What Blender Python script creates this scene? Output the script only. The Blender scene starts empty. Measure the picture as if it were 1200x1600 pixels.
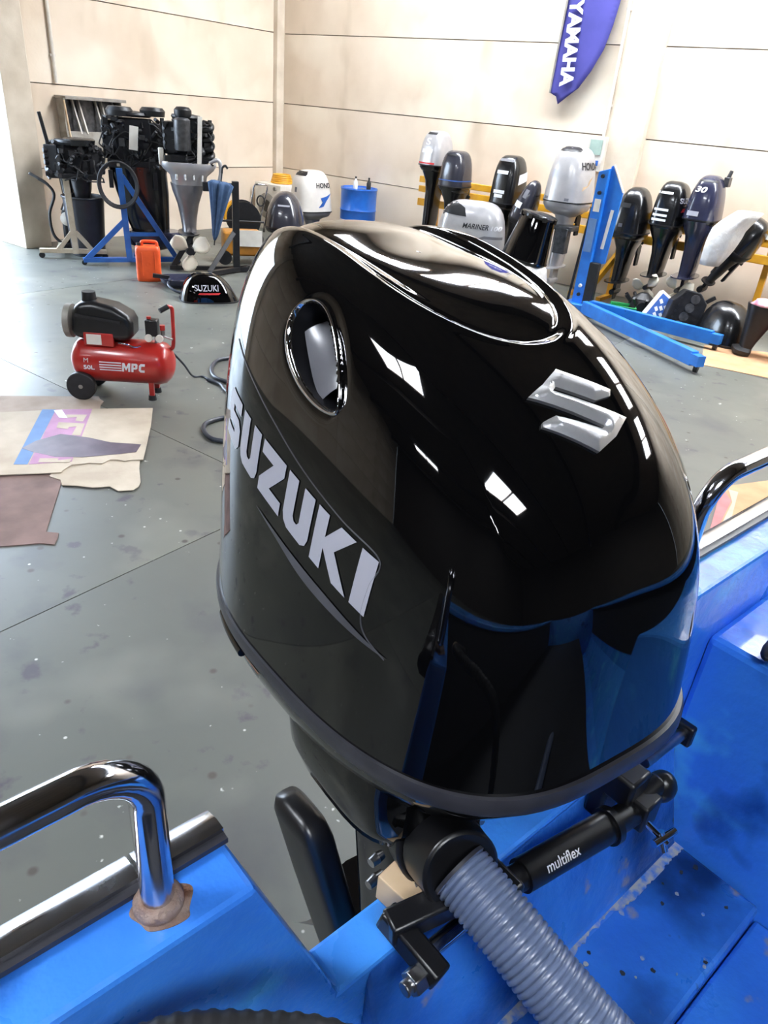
import bpy, bmesh, math, random
import numpy as np
from mathutils import Vector, Matrix, Euler
from mathutils.bvhtree import BVHTree
random.seed(7)
R = math.radians
scene = bpy.context.scene
COL = scene.collection

# ------------------------------------------------------------------ camera
F_PX, PITCH, ROLL, CAM_H = 1140.0, R(29.0), R(5.3), 2.0
fw = Vector((0, math.cos(PITCH), -math.sin(PITCH)))
dn = Vector((0, -math.sin(PITCH), -math.cos(PITCH)))
rt = Vector((1, 0, 0))
cam_right = rt * math.cos(ROLL) - dn * math.sin(ROLL)
cam_up = -(rt * math.sin(ROLL) + dn * math.cos(ROLL))
cd = bpy.data.cameras.new('camera')
cd.sensor_fit = 'VERTICAL'; cd.sensor_height = 36.0; cd.lens = F_PX / 1600 * 36.0
cd.clip_start = 0.02; cd.clip_end = 300
cam = bpy.data.objects.new('camera', cd); COL.objects.link(cam)
mw = Matrix((cam_right, cam_up, -fw)).transposed().to_4x4(); mw.translation = (0, 0, CAM_H)
cam.matrix_world = mw
scene.camera = cam

# ------------------------------------------------------------------ exposure, sky
vs = scene.view_settings
vs.view_transform = 'Standard'; vs.look = 'None'; vs.gamma = 1.0; vs.use_curve_mapping = False
vs.exposure = 0.35
SKYLIGHT, DOOR_SKY = 47.0, 17.0
world = bpy.data.worlds.new('sky'); scene.world = world; world.use_nodes = True
wn = world.node_tree; bg = wn.nodes['Background']
tc = wn.nodes.new('ShaderNodeTexCoord'); sx = wn.nodes.new('ShaderNodeSeparateXYZ'); cr = wn.nodes.new('ShaderNodeValToRGB')
wn.links.new(tc.outputs['Generated'], sx.inputs[0]); wn.links.new(sx.outputs['Z'], cr.inputs[0]); wn.links.new(cr.outputs[0], bg.inputs[0])
cr.color_ramp.elements[0].position = 0.0; cr.color_ramp.elements[0].color = (.70, .84, 1, 1)
cr.color_ramp.elements[1].position = 0.6; cr.color_ramp.elements[1].color = (.62, .78, 1, 1)
bg.inputs[1].default_value = DOOR_SKY

scene.cycles.max_bounces = 7; scene.cycles.diffuse_bounces = 4; scene.cycles.glossy_bounces = 4; scene.cycles.caustics_reflective = False; scene.cycles.caustics_refractive = False

# the room frame: x runs along the back wall, y into it, origin at the far corner on the floor
YAW = R(-35.0)
CORNER = Vector((-2.38, 13.97, 0))
XR = Vector((math.cos(YAW), math.sin(YAW), 0)); YR = Vector((-math.sin(YAW), math.cos(YAW), 0))
def RW(x, y, z=0.0): return CORNER + XR * x + YR * y + Vector((0, 0, z))

# ------------------------------------------------------------------ helpers
def lin(c):
    f = lambda v: v / 12.92 if v <= .04045 else ((v + .055) / 1.055) ** 2.4
    return tuple(f(v / 255.0) for v in c) + (1.0,)

def material(name, col, col2=None, scale=8.0, rough=.5, rough2=None, metal=0.0, coat=0.0, bump=0.0, bscale=60.0, contrast=(.35, .65), spec=.5, detail=6.0):
    m = bpy.data.materials.new(name); m.use_nodes = True
    nt = m.node_tree; b = nt.nodes['Principled BSDF']
    tex = nt.nodes.new('ShaderNodeTexCoord')
    n = nt.nodes.new('ShaderNodeTexNoise'); n.inputs['Scale'].default_value = scale; n.inputs['Detail'].default_value = detail
    nt.links.new(tex.outputs['Object'], n.inputs['Vector'])
    mr = nt.nodes.new('ShaderNodeMapRange'); mr.inputs[1].default_value, mr.inputs[2].default_value = contrast
    nt.links.new(n.outputs['Fac'], mr.inputs[0])
    mx = nt.nodes.new('ShaderNodeMix'); mx.data_type = 'RGBA'
    mx.inputs[6].default_value = lin(col); mx.inputs[7].default_value = lin(col2 or tuple(v * .9 for v in col))
    nt.links.new(mr.outputs[0], mx.inputs[0]); nt.links.new(mx.outputs[2], b.inputs['Base Color'])
    b.inputs['Roughness'].default_value = rough
    if rough2 is not None:
        m2 = nt.nodes.new('ShaderNodeMapRange'); m2.inputs[3].default_value = rough; m2.inputs[4].default_value = rough2
        nt.links.new(mr.outputs[0], m2.inputs[0]); nt.links.new(m2.outputs[0], b.inputs['Roughness'])
    b.inputs['Metallic'].default_value = metal
    b.inputs['Coat Weight'].default_value = coat; b.inputs['Coat Roughness'].default_value = .03
    b.inputs['Specular IOR Level'].default_value = spec
    if bump:
        bn = nt.nodes.new('ShaderNodeTexNoise'); bn.inputs['Scale'].default_value = bscale; bn.inputs['Detail'].default_value = 4
        nt.links.new(tex.outputs['Object'], bn.inputs['Vector'])
        bp = nt.nodes.new('ShaderNodeBump'); bp.inputs['Strength'].default_value = bump; bp.inputs['Distance'].default_value = .02
        nt.links.new(bn.outputs['Fac'], bp.inputs['Height']); nt.links.new(bp.outputs[0], b.inputs['Normal'])
    return m

def overlay(m, col, scale, lo, hi, detail=3.0, rough=None, stretch=(1, 1, 1), kind='noise', off=0.0):
    """mix a second patchy colour over a material (stains, specks, wear)"""
    nt = m.node_tree; b = nt.nodes['Principled BSDF']
    src = b.inputs['Base Color'].links[0].from_socket
    tex = nt.nodes.new('ShaderNodeTexCoord'); mp = nt.nodes.new('ShaderNodeMapping')
    mp.inputs['Scale'].default_value = stretch; mp.inputs['Location'].default_value = (off, off * 1.7, off * .6)
    nt.links.new(tex.outputs['Object'], mp.inputs[0])
    if kind == 'noise':
        n = nt.nodes.new('ShaderNodeTexNoise'); n.inputs['Detail'].default_value = detail; out = n.outputs['Fac']
    else:
        n = nt.nodes.new('ShaderNodeTexVoronoi'); out = n.outputs['Distance']
    n.inputs['Scale'].default_value = scale
    nt.links.new(mp.outputs[0], n.inputs['Vector'])
    mr = nt.nodes.new('ShaderNodeMapRange'); mr.inputs[1].default_value = lo; mr.inputs[2].default_value = hi
    nt.links.new(out, mr.inputs[0])
    mx = nt.nodes.new('ShaderNodeMix'); mx.data_type = 'RGBA'; mx.inputs[7].default_value = lin(col)
    nt.links.new(mr.outputs[0], mx.inputs[0]); nt.links.new(src, mx.inputs[6]); nt.links.new(mx.outputs[2], b.inputs['Base Color'])
    if rough is not None:
        rl = b.inputs['Roughness']; m3 = nt.nodes.new('ShaderNodeMix'); m3.data_type = 'FLOAT'
        if rl.links: nt.links.new(rl.links[0].from_socket, m3.inputs[2])
        else: m3.inputs[2].default_value = rl.default_value
        m3.inputs[3].default_value = rough
        nt.links.new(mr.outputs[0], m3.inputs[0]); nt.links.new(m3.outputs[0], rl)
    return m

def emitter(name, col, strength):
    m = bpy.data.materials.new(name); m.use_nodes = True
    b = m.node_tree.nodes['Principled BSDF']
    b.inputs['Base Color'].default_value = lin(col); b.inputs['Emission Color'].default_value = lin(col); b.inputs['Emission Strength'].default_value = strength
    return m

def tag(o, label=None, cat=None, group=None, kind=None):
    if label: o['label'] = label
    if cat: o['category'] = cat
    if group: o['group'] = group
    if kind: o['kind'] = kind
    return o

def thing(name, label, cat, loc=(0, 0, 0), rot=0.0, group=None, kind=None):
    o = bpy.data.objects.new(name, None); COL.objects.link(o)
    o.empty_display_size = .1
    o.location = loc
    o.rotation_euler = rot if isinstance(rot, (tuple, Euler)) else (0, 0, rot)
    return tag(o, label, cat, group, kind)

def link_mesh(name, verts, faces, mat, parent=None, smooth=True, angle=40, bevel=0.0, bseg=2):
    me = bpy.data.meshes.new(name)
    me.from_pydata([tuple(v) for v in verts], [], faces)
    me.validate(); me.update()
    if smooth:
        me.shade_smooth()
        if angle < 180: me.set_sharp_from_angle(angle=R(angle))
    o = bpy.data.objects.new(name, me); COL.objects.link(o)
    if mat: me.materials.append(mat)
    if parent: o.parent = parent
    if bevel:
        md = o.modifiers.new('bevel', 'BEVEL'); md.width = bevel; md.segments = bseg; md.limit_method = 'ANGLE'; md.angle_limit = R(35)
        md.harden_normals = False
    return o

def frame_of(d):
    d = Vector(d).normalized()
    a = Vector((0, 0, 1)) if abs(d.z) < .9 else Vector((1, 0, 0))
    u = d.cross(a).normalized(); v = d.cross(u).normalized()
    return u, v

class G:
    """collects simple shapes into one mesh"""
    def __init__(s): s.v, s.f = [], []
    def add(s, vs, fs, M=None):
        b = len(s.v)
        s.v += [(M @ Vector(v)) if M is not None else Vector(v) for v in vs]
        s.f += [tuple(i + b for i in f) for f in fs]
        return s
    def box(s, c, d, rot=None):
        hx, hy, hz = d[0] / 2, d[1] / 2, d[2] / 2
        vs = [(x, y, z) for x in (-hx, hx) for y in (-hy, hy) for z in (-hz, hz)]
        fs = [(0, 1, 3, 2), (4, 6, 7, 5), (0, 4, 5, 1), (2, 3, 7, 6), (0, 2, 6, 4), (1, 5, 7, 3)]
        M = Matrix.Translation(c) @ (Euler(rot).to_matrix().to_4x4() if rot else Matrix())
        return s.add(vs, fs, M)
    def bar(s, p0, p1, w, h, up=(0, 0, 1)):
        p0, p1 = Vector(p0), Vector(p1); d = (p1 - p0).normalized(); up = Vector(up)
        if abs(d.dot(up)) > .98: up = Vector((0, 1, 0))
        u = d.cross(up).normalized() * w / 2; v = u.normalized().cross(d).normalized() * h / 2
        vs = [p + a * u + b * v for p in (p0, p1) for a, b in ((-1, -1), (1, -1), (1, 1), (-1, 1))]
        return s.add(vs, [(3, 2, 1, 0), (4, 5, 6, 7), (0, 1, 5, 4), (1, 2, 6, 5), (2, 3, 7, 6), (3, 0, 4, 7)])
    def cyl(s, p0, p1, r0, r1=None, n=20):
        r1 = r0 if r1 is None else r1
        p0, p1 = Vector(p0), Vector(p1); u, v = frame_of(p1 - p0)
        vs = []
        for p, r in ((p0, r0), (p1, r1)):
            vs += [p + (u * math.cos(2 * math.pi * k / n) + v * math.sin(2 * math.pi * k / n)) * r for k in range(n)]
        fs = [(k, (k + 1) % n, n + (k + 1) % n, n + k) for k in range(n)] + [tuple(range(n - 1, -1, -1)), tuple(range(n, 2 * n))]
        return s.add(vs, fs)
    def tube(s, pts, r, n=12, closed=False):
        P = [Vector(p) for p in pts]; m = len(P)
        rr = r if isinstance(r, (list, tuple)) else [r] * m
        vs, prev = [], None
        for i in range(m):
            if closed: t = P[(i + 1) % m] - P[i - 1]
            else: t = P[min(i + 1, m - 1)] - P[max(i - 1, 0)]
            t = t.normalized() if t.length > 1e-9 else Vector((0, 0, 1))
            if prev is None: u, _ = frame_of(t)
            else:
                u = prev - t * prev.dot(t)
                u = u.normalized() if u.length > 1e-6 else frame_of(t)[0]
            w = t.cross(u); prev = u
            vs += [P[i] + (u * math.cos(2 * math.pi * k / n) + w * math.sin(2 * math.pi * k / n)) * rr[i] for k in range(n)]
        fs = []
        for i in range(m if closed else m - 1):
            a, b = i * n, ((i + 1) % m) * n
            fs += [(a + k, a + (k + 1) % n, b + (k + 1) % n, b + k) for k in range(n)]
        if not closed: fs += [tuple(range(n - 1, -1, -1)), tuple(range((m - 1) * n, m * n))]
        return s.add(vs, fs)
    def lathe(s, prof, n=32, M=None):
        vs = [(r * math.cos(2 * math.pi * k / n), r * math.sin(2 * math.pi * k / n), z) for r, z in prof for k in range(n)]
        fs = []
        for i in range(len(prof) - 1):
            a, b = i * n, (i + 1) * n
            fs += [(a + k, a + (k + 1) % n, b + (k + 1) % n, b + k) for k in range(n)]
        fs += [tuple(range(n - 1, -1, -1)), tuple(range((len(prof) - 1) * n, len(prof) * n))]
        return s.add(vs, fs, M)
    def loft(s, rings, M=None, caps=True, closed=True):
        n = len(rings[0]); vs = [p for r in rings for p in r]; fs = []
        for i in range(len(rings) - 1):
            a, b = i * n, (i + 1) * n
            fs += [(a + k, a + (k + 1) % n, b + (k + 1) % n, b + k) for k in range(n if closed else n - 1)]
        if caps: fs += [tuple(range(n - 1, -1, -1)), tuple(range((len(rings) - 1) * n, len(rings) * n))]
        return s.add(vs, fs, M)
    def prism(s, poly, h, M=None):
        """2-D polygon (x, y) given thickness h along z"""
        n = len(poly)
        vs = [(x, y, 0) for x, y in poly] + [(x, y, h) for x, y in poly]
        fs = [tuple(range(n - 1, -1, -1)), tuple(range(n, 2 * n))] + [(k, (k + 1) % n, n + (k + 1) % n, n + k) for k in range(n)]
        return s.add(vs, fs, M)
    def ball(s, c, r, n=16, m=10):
        r = (r, r, r) if not isinstance(r, (tuple, list)) else r
        vs = [(c[0] + r[0] * math.sin(math.pi * (i + .5) / m) * math.cos(2 * math.pi * k / n), c[1] + r[1] * math.sin(math.pi * (i + .5) / m) * math.sin(2 * math.pi * k / n), c[2] - r[2] * math.cos(math.pi * (i + .5) / m)) for i in range(m) for k in range(n)]
        fs = [(i * n + k, i * n + (k + 1) % n, (i + 1) * n + (k + 1) % n, (i + 1) * n + k) for i in range(m - 1) for k in range(n)]
        fs += [tuple(range(n - 1, -1, -1)), tuple(range((m - 1) * n, m * n))]
        return s.add(vs, fs)
    def obj(s, name, mat, parent=None, **kw): return link_mesh(name, s.v, s.f, mat, parent, **kw)

def AX(o, x, y):
    """matrix of a plane: origin o, axes x, y, third axis x cross y"""
    x = Vector(x).normalized(); y = Vector(y); y = (y - x * y.dot(x)).normalized(); z = x.cross(y)
    M = Matrix((x, y, z)).transposed().to_4x4(); M.translation = o
    return M

def smooth_path(pts, n=8, closed=False):
    """Catmull-Rom through the points"""
    P = [Vector(p) for p in pts]; out = []; m = len(P)
    for i in range(m if closed else m - 1):
        if closed: a, b, c, d = P[i - 1], P[i], P[(i + 1) % m], P[(i + 2) % m]
        else: a, b, c, d = P[max(i - 1, 0)], P[i], P[i + 1], P[min(i + 2, m - 1)]
        for k in range(n):
            t = k / n
            out.append(.5 * ((2 * b) + (c - a) * t + (2 * a - 5 * b + 4 * c - d) * t * t + (3 * b - a - 3 * c + d) * t ** 3))
    if not closed: out.append(P[-1])
    return out

def superellipse(w, l, n, k=40, cx=0.0, cy=0.0):
    r = []
    for i in range(k):
        a = 2 * math.pi * i / k; c, s = math.cos(a), math.sin(a)
        r.append((cx + w * math.copysign(abs(c) ** (2 / n), c), cy + l * math.copysign(abs(s) ** (2 / n), s)))
    return r

def letters(text, fat=.015, shear=0.0, space=1.0):
    """flat mesh of a word, height 1 for a capital, origin bottom left; returns verts, faces, width"""
    cu = bpy.data.curves.new('t', 'FONT'); cu.body = text; cu.size = 1.0; cu.offset = fat; cu.shear = shear; cu.space_character = space
    cu.resolution_u = 4; cu.fill_mode = 'FRONT'
    ob = bpy.data.objects.new('t', cu); COL.objects.link(ob)
    bpy.context.view_layer.update()
    me = ob.evaluated_get(bpy.context.evaluated_depsgraph_get()).to_mesh()
    vs = [v.co.copy() for v in me.vertices]; fs = [tuple(p.vertices) for p in me.polygons]
    bpy.data.objects.remove(ob); bpy.data.curves.remove(cu)
    x0 = min(v.x for v in vs); x1 = max(v.x for v in vs); y0 = min(v.y for v in vs); y1 = max(v.y for v in vs)
    h = y1 - y0
    return [((v.x - x0) / h, (v.y - y0) / h) for v in vs], fs, (x1 - x0) / h

def lettering(text, mat, parent, M, height, width=None, fat=.015, shear=0.0, name='lettering', lift=.002, bend=None):
    """word on a plane; M places its lower left corner; bend(point) may move points on to a curved surface"""
    vs, fs, w = letters(text, fat, shear)
    sx_ = (width / w) if width else height
    if bend:
        b = bmesh.new(); bv = [b.verts.new((x * sx_, y * height, 0)) for x, y in vs]
        for f in fs:
            try: b.faces.new([bv[i] for i in f])
            except ValueError: pass
        b.normal_update(); bmesh.ops.triangulate(b, faces=b.faces[:])
        for _ in range(2):
            long = [e for e in b.edges if e.calc_length() > height * .25]
            if long: bmesh.ops.subdivide_edges(b, edges=long, cuts=1); b.normal_update(); bmesh.ops.triangulate(b, faces=[f for f in b.faces if len(f.verts) > 3])
        b.verts.index_update()
        P = [bend(M @ v.co) for v in b.verts]; fs = [tuple(v.index for v in f.verts) for f in b.faces]; b.free()
    else:
        P = [M @ Vector((x * sx_, y * height, lift)) for x, y in vs]
    return link_mesh(name, P, fs, mat, parent, smooth=False)

# ------------------------------------------------------------------ materials
MT = {}
MT['concrete_wall'] = material('painted_concrete_wall', (226, 211, 192), (206, 188, 166), scale=.9, rough=.85, bump=.05, bscale=30, contrast=(.3, .7))
overlay(MT['concrete_wall'], (178, 160, 136), 1.6, .58, .85, stretch=(1, 1, .35))
overlay(MT['concrete_wall'], (240, 230, 212), .7, .5, .75, off=4)
MT['concrete_post'] = material('concrete_post', (214, 202, 184), (190, 176, 156), scale=2.5, rough=.85, bump=.05)
MT['joint'] = material('joint_core', (120, 104, 88), rough=.95)  # brown core that shows through the open joints
MT['ceiling'] = material('corrugated_roof_sheet', (92, 80, 66), (70, 60, 50), scale=3, rough=.7)
MT['steel_beam'] = material('painted_roof_beam', (60, 52, 46), rough=.6)
MT['floor'] = material('sealed_concrete_floor', (104, 105, 97), (82, 84, 79), scale=.55, rough=.34, rough2=.5, bump=.02, bscale=14, contrast=(.3, .7))
overlay(MT['floor'], (76, 76, 76), 2.3, .55, .72, detail=8)
overlay(MT['floor'], (70, 66, 72), 7.0, .64, .72, detail=5, off=11)
overlay(MT['floor'], (128, 128, 118), 1.1, .55, .8, off=3)
overlay(MT['floor'], (70, 64, 58), 5.0, .10, .05, kind='vor', rough=.5)
overlay(MT['floor'], (190, 188, 182), 7.0, .055, .03, kind='vor', off=2.3)
overlay(MT['floor'], (196, 196, 190), 19.0, .73, .78, off=7)
MT['outside'] = material('pale_concrete_yard', (205, 205, 205), (190, 190, 188), scale=1, rough=.9)  # pale concrete ground beyond the doorway
MT['pane'] = emitter('daylit_roof_glazing', (232, 238, 246), SKYLIGHT)
MT['pane_frame'] = material('window_frame', (150, 110, 70), rough=.5)
MT['black_gloss'] = material('gloss_black_paint', (5, 5, 6), (6, 6, 7), scale=4, rough=.035, coat=.12, spec=.5)
MT['black_satin'] = material('satin_black_plastic', (20, 20, 23), (14, 14, 16), scale=20, rough=.33)
MT['black_matte'] = material('matte_black_rubber', (30, 30, 34), (20, 20, 22), scale=25, rough=.55)
MT['gasket'] = material('grey_black_gasket', (52, 52, 58), (42, 42, 48), scale=25, rough=.38)
MT['chrome'] = material('chrome', (225, 225, 228), (205, 205, 210), scale=6, rough=.06, metal=1.0)
MT['emblem'] = material('satin_chrome_emblem', (226, 226, 228), (212, 212, 214), scale=9, rough=.3, metal=.8)
MT['stainless'] = material('polished_stainless', (205, 205, 210), (170, 170, 176), scale=14, rough=.1, rough2=.3, metal=1.0, contrast=(.45, .7))
MT['steel'] = material('bare_steel', (170, 170, 172), (120, 118, 116), scale=20, rough=.3, metal=1.0)
MT['rust'] = material('rusty_weld', (120, 84, 66), (160, 140, 130), scale=40, rough=.7, metal=.3, bump=.4, bscale=90)
MT['decal_grey'] = material('grey_vinyl_lettering', (172, 172, 182), (165, 165, 175), scale=5, rough=.3)
MT['decal_swoosh'] = material('dark_silver_vinyl', (86, 86, 92), (66, 66, 72), scale=9, rough=.3)
MT['duct'] = material('graphite_duct', (120, 120, 126), (96, 96, 102), scale=4, rough=.25)
MT['blue_paint'] = material('glossy_blue_boat_paint', (72, 156, 242), (54, 124, 234), scale=3.2, rough=.2, rough2=.36, coat=.15, bump=.22, bscale=28, contrast=(.3, .7))
overlay(MT['blue_paint'], (86, 184, 246), 7.0, .58, .72, off=1.3)
overlay(MT['blue_paint'], (14, 66, 150), 5.0, .62, .74, off=5)
MT['blue_worn'] = material('worn_blue_deck_paint', (54, 124, 216), (42, 102, 196), scale=6, rough=.26, rough2=.46, coat=.15, bump=.25, bscale=24)
overlay(MT['blue_worn'], (12, 40, 92), 4.0, .52, .72, off=2, detail=8)
overlay(MT['blue_worn'], (150, 140, 124), 13.0, .66, .74, off=9, detail=6)
overlay(MT['blue_worn'], (44, 40, 44), 17.0, .70, .74, off=3)
MT['hose_grey'] = material('grey_flexible_hose', (98, 110, 138), (86, 98, 124), scale=20, rough=.3, coat=.1)
MT['wood'] = material('raw_wood_block', (206, 182, 150), (182, 152, 118), scale=9, rough=.7)
MT['white_print'] = material('white_print', (225, 225, 228), rough=.5)
MT['orange_print'] = material('orange_print', (196, 104, 60), rough=.5)

MT['dark_wall'] = material('unseen_dark_wall', (60, 54, 48), (48, 43, 38), scale=2, rough=.7)  # invented dark tone for unseen walls, keeps the cowl reflections dark
MT['deck_dark'] = material('dark_grey_deck', (44, 46, 52), (34, 36, 40), scale=12, rough=.6)  # dark tone of the unseen boat inside, darkens the cowl front's reflections
MT['worn_filler'] = material('worn_white_filler', (168, 168, 164), (60, 120, 200), scale=60, rough=.6, contrast=(.4, .62))

# ================================================================== THE ROOM
ROOM_X, ROOM_Y, ROOM_Z = 20.0, -22.0, 6.0
def room_slab(name, x0, x1, y0, y1, z0, z1, mat, parent=None, kind='structure', bevel=0):
    g = G().box((0, 0, 0), (x1 - x0, y1 - y0, z1 - z0))
    o = g.obj(name, mat, parent, smooth=False, bevel=bevel)
    if parent is None:
        o.location = RW((x0 + x1) / 2, (y0 + y1) / 2, (z0 + z1) / 2); o.rotation_euler = (0, 0, YAW)
        if kind: o['kind'] = kind
    else:
        o.location = ((x0 + x1) / 2, (y0 + y1) / 2, (z0 + z1) / 2)
    return o
def room_root(name):
    o = thing(name, None, None, RW(0, 0, 0), YAW, kind='structure'); return o

# floor: a base slab with the cast slabs on it, sawn joints left open between them
floor = room_root('floor')
room_slab('floor_bed', -.6, ROOM_X + .5, ROOM_Y - .5, .5, -.25, -.03, MT['joint'], floor)
xs = [-.3, 2.4, 7.4, 12.4, 17.4, ROOM_X + .4]; ys = [ROOM_Y - .4, -17.35, -12.35, -7.35, -2.35, .4]
for i in range(5):
    for j in range(5):
        room_slab('floor_slab', xs[i] + .003, xs[i + 1] - .003, ys[j] + .003, ys[j + 1] - .003, -.05, 0, MT['floor'], floor)
yard = room_slab('outside_yard', -40, -.62, -40, 20, -.3, -.02, MT['outside'])
yard_wall = room_slab('outside_wall', -26, -25.6, -40, 20, -.02, 3.0, MT['concrete_post'])

# walls of stacked concrete panels
ROWS = [0, .92, 1.90, 2.88, 3.86, 4.84, ROOM_Z]
def panelled(name, runs, axis, pos, sign):
    """runs: (start, end, first row, last row) along the wall"""
    w = room_root(name)
    for a, b, r0, r1 in runs:
        z0, z1 = ROWS[r0], ROWS[r1]
        if axis == 'y': room_slab('wall_core', a, b, pos + .05, pos + .25, z0, z1, MT['joint'], w)
        else: room_slab('wall_core', pos - .25, pos - .05, a, b, z0, z1, MT['joint'], w)
        for k in range(r0, r1):
            if axis == 'y': room_slab('wall_panel', a + .006, b - .006, pos, pos + .08, ROWS[k] + (.006 if k else 0), ROWS[k + 1] - .006, MT['concrete_wall'], w)
            else: room_slab('wall_panel', pos - .08, pos, a + .006, b - .006, ROWS[k] + (.006 if k else 0), ROWS[k + 1] - .006, MT['concrete_wall'], w)
    return w
panelled('wall_back', [(-.25, 6.06, 0, 6), (6.06, 11.6, 0, 6), (11.6, ROOM_X, 0, 6)], 'y', 0, 1)
panelled('wall_left', [(-4.7, 0, 0, 6), (-8.4, -4.7, 4, 6), (-15.0, -8.4, 0, 6), (ROOM_Y, -15.0, 0, 6)], 'x', 0, 1)
room_slab('wall_right', ROOM_X, ROOM_X + .2, ROOM_Y, 0, 0, ROOM_Z, MT['dark_wall'])  # out of view; coloured dark for what the cowl mirrors
room_slab('wall_front', 0, ROOM_X, ROOM_Y - .2, ROOM_Y, 0, ROOM_Z, MT['dark_wall'])
room_slab('wall_pillar_door', -.45, .3, -4.92, -4.56, 0, ROOM_Z, MT['concrete_post'], bevel=.01)
room_slab('wall_pillar_door', -.45, .3, -8.7, -8.2, 0, ROOM_Z, MT['concrete_post'], bevel=.01)
room_slab('wall_pillar_back', 5.82, 6.34, -.10, .1, 0, ROOM_Z, MT['concrete_post'], bevel=.01)
room_slab('wall_pillar_back', 11.4, 11.9, -.10, .1, 0, ROOM_Z, MT['concrete_post'], bevel=.01)
room_slab('trim_1', .0, .09, -.16, .02, 0, ROOM_Z, MT['concrete_post'], bevel=.008)

# roof with glazed openings
SKYLIGHTS = [(3.7, -1.7), (6.3, -1.7), (8.9, -1.7), (11.5, -1.7), (14.1, -1.7), (6.4, -12.4), (12.6, -12.4), (5.6, -18.0), (12.8, -18.0)]
SKW, SKL = 2.2, 1.3
ceiling = room_root('ceiling')
rows_ = sorted({y for _, y in SKYLIGHTS}); prev = ROOM_Y - .3
for y in rows_ + [None]:
    room_slab('roof_strip', -.4, ROOM_X + .3, prev, .3 if y is None else y - SKL / 2, ROOM_Z, ROOM_Z + .08, MT['ceiling'], ceiling)
    if y is None: break
    px_ = -.4
    for c in sorted(x for x, yy in SKYLIGHTS if yy == y):
        room_slab('roof_strip', px_, c - SKW / 2, y - SKL / 2, y + SKL / 2, ROOM_Z, ROOM_Z + .08, MT['ceiling'], ceiling); px_ = c + SKW / 2
    room_slab('roof_strip', px_, ROOM_X + .3, y - SKL / 2, y + SKL / 2, ROOM_Z, ROOM_Z + .08, MT['ceiling'], ceiling)
    prev = y + SKL / 2
for k in range(6):
    room_slab('roof_beam', -.1, ROOM_X, -3.9 - 3.4 * k, -3.72 - 3.4 * k, ROOM_Z - .32, ROOM_Z, MT['steel_beam'], ceiling)
for n, (x, y) in enumerate(SKYLIGHTS):
    w = thing('window_%d' % (n + 1), None, None, RW(x, y, ROOM_Z + .02), YAW, kind='structure')
    for s in (-1, 1): G().box((s * (SKW / 4), 0, .03), (SKW / 2 - .10, SKL - .06, .02)).obj('pane', MT['pane'], w, smooth=False)
    g = G().box((0, 0, .02), (.10, SKL, .06))
    for s in (-1, 1): g.box((s * (SKW / 2 - .02), 0, .02), (.06, SKL, .06)); g.box((0, s * (SKL / 2 - .02), .02), (SKW, .06, .06))
    g.obj('frame', MT['pane_frame'], w, smooth=False)

# open doorway: sky light comes in through it
pl = bpy.data.lights.new('doorway_portal', 'AREA'); pl.shape = 'RECTANGLE'; pl.size = 3.3; pl.size_y = 3.86; pl.cycles.is_portal = True
po = bpy.data.objects.new('doorway_portal', pl); COL.objects.link(po)
po.matrix_world = AX(RW(-.3, -6.56, 1.93), YR, (0, 0, 1))

# ================================================================== THE BOAT
BYAW = R(43.0)
BT = Vector((math.cos(BYAW), math.sin(BYAW), 0)); BA = Vector((-math.sin(BYAW), math.cos(BYAW), 0))
def BW(t, a, z): return BT * t + BA * a + Vector((0, 0, z))
ZG, ZN = 1.41, 1.12
boat = thing('boat', 'blue painted open boat with notched transom and steel stern rails', 'boat', (0, 0, 0), BYAW)
# transom board with the engine cut-out
poly = [(-.55, ZG), (-.55, .62), (-.3, .28), (.57, .0), (1.44, .28), (1.72, .62), (1.72, ZG), (.945, ZG), (.86, ZN), (.312, ZN), (.205, ZG)]
M = AX((0, .397, 0), (1, 0, 0), (0, 0, 1))          # extrudes towards -a
G().prism(poly, .062, M).obj('transom', MT['blue_paint'], boat, smooth=False, bevel=.006)
# sloping lower inner face and ledge
g = G().prism([(.335, ZN - .004), (.335, .60), (.10, .60), (.10, .865), (.26, .865)], 0.70, AX((.35, 0, 0), (0, 1, 0), (0, 0, 1)))
g.obj('inner_ledge', MT['blue_worn'], boat, smooth=False, bevel=.008)
g = G().prism([(.0985, .60), (-.16, .60), (-.16, .835), (.0985, .835)], 0.70, AX((.35, 0, 0), (0, 1, 0), (0, 0, 1)))
g.obj('deck_step', MT['blue_worn'], boat, smooth=False, bevel=.006)
g = G().prism([(-.162, .60), (-3.2, .60), (-3.2, .785), (-.162, .785)], 1.60, AX((-.55, 0, 0), (0, 1, 0), (0, 0, 1)))
g.obj('deck', MT['deck_dark'], boat, smooth=False, bevel=.004)
G().prism([(.334, .60), (-.161, .60), (-.161, .785), (.334, .785)], .897, AX((-.55, 0, 0), (0, 1, 0), (0, 0, 1))).obj('starboard_well', MT['deck_dark'], boat, smooth=False)  # unseen starboard deck, made dark so the cowl front mirrors black
for t0, s in ((-.497, -1), (1.667, 1)): G().box((t0, -1.43, 1.07), (.006, 3.5, .60)).obj('added_dark_panel', MT['deck_dark'], boat, smooth=False)  # unseen panels added over the blue sides to darken the cowl's reflections
rn = random.Random(4); up, lo_ = [], []
w_ = .5
for q in range(110):
    tt = .50 + .545 * q / 109; w_ = max(.1, min(1, w_ + rn.uniform(-.22, .22))); up.append((tt, .266 + rn.uniform(0, .003))); lo_.append((tt, .258 - .016 * w_))
G().prism(lo_ + up[::-1], .0035, Matrix.Translation((0, 0, .8645))).obj('worn_seam', MT['worn_filler'], boat, smooth=False)
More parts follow.
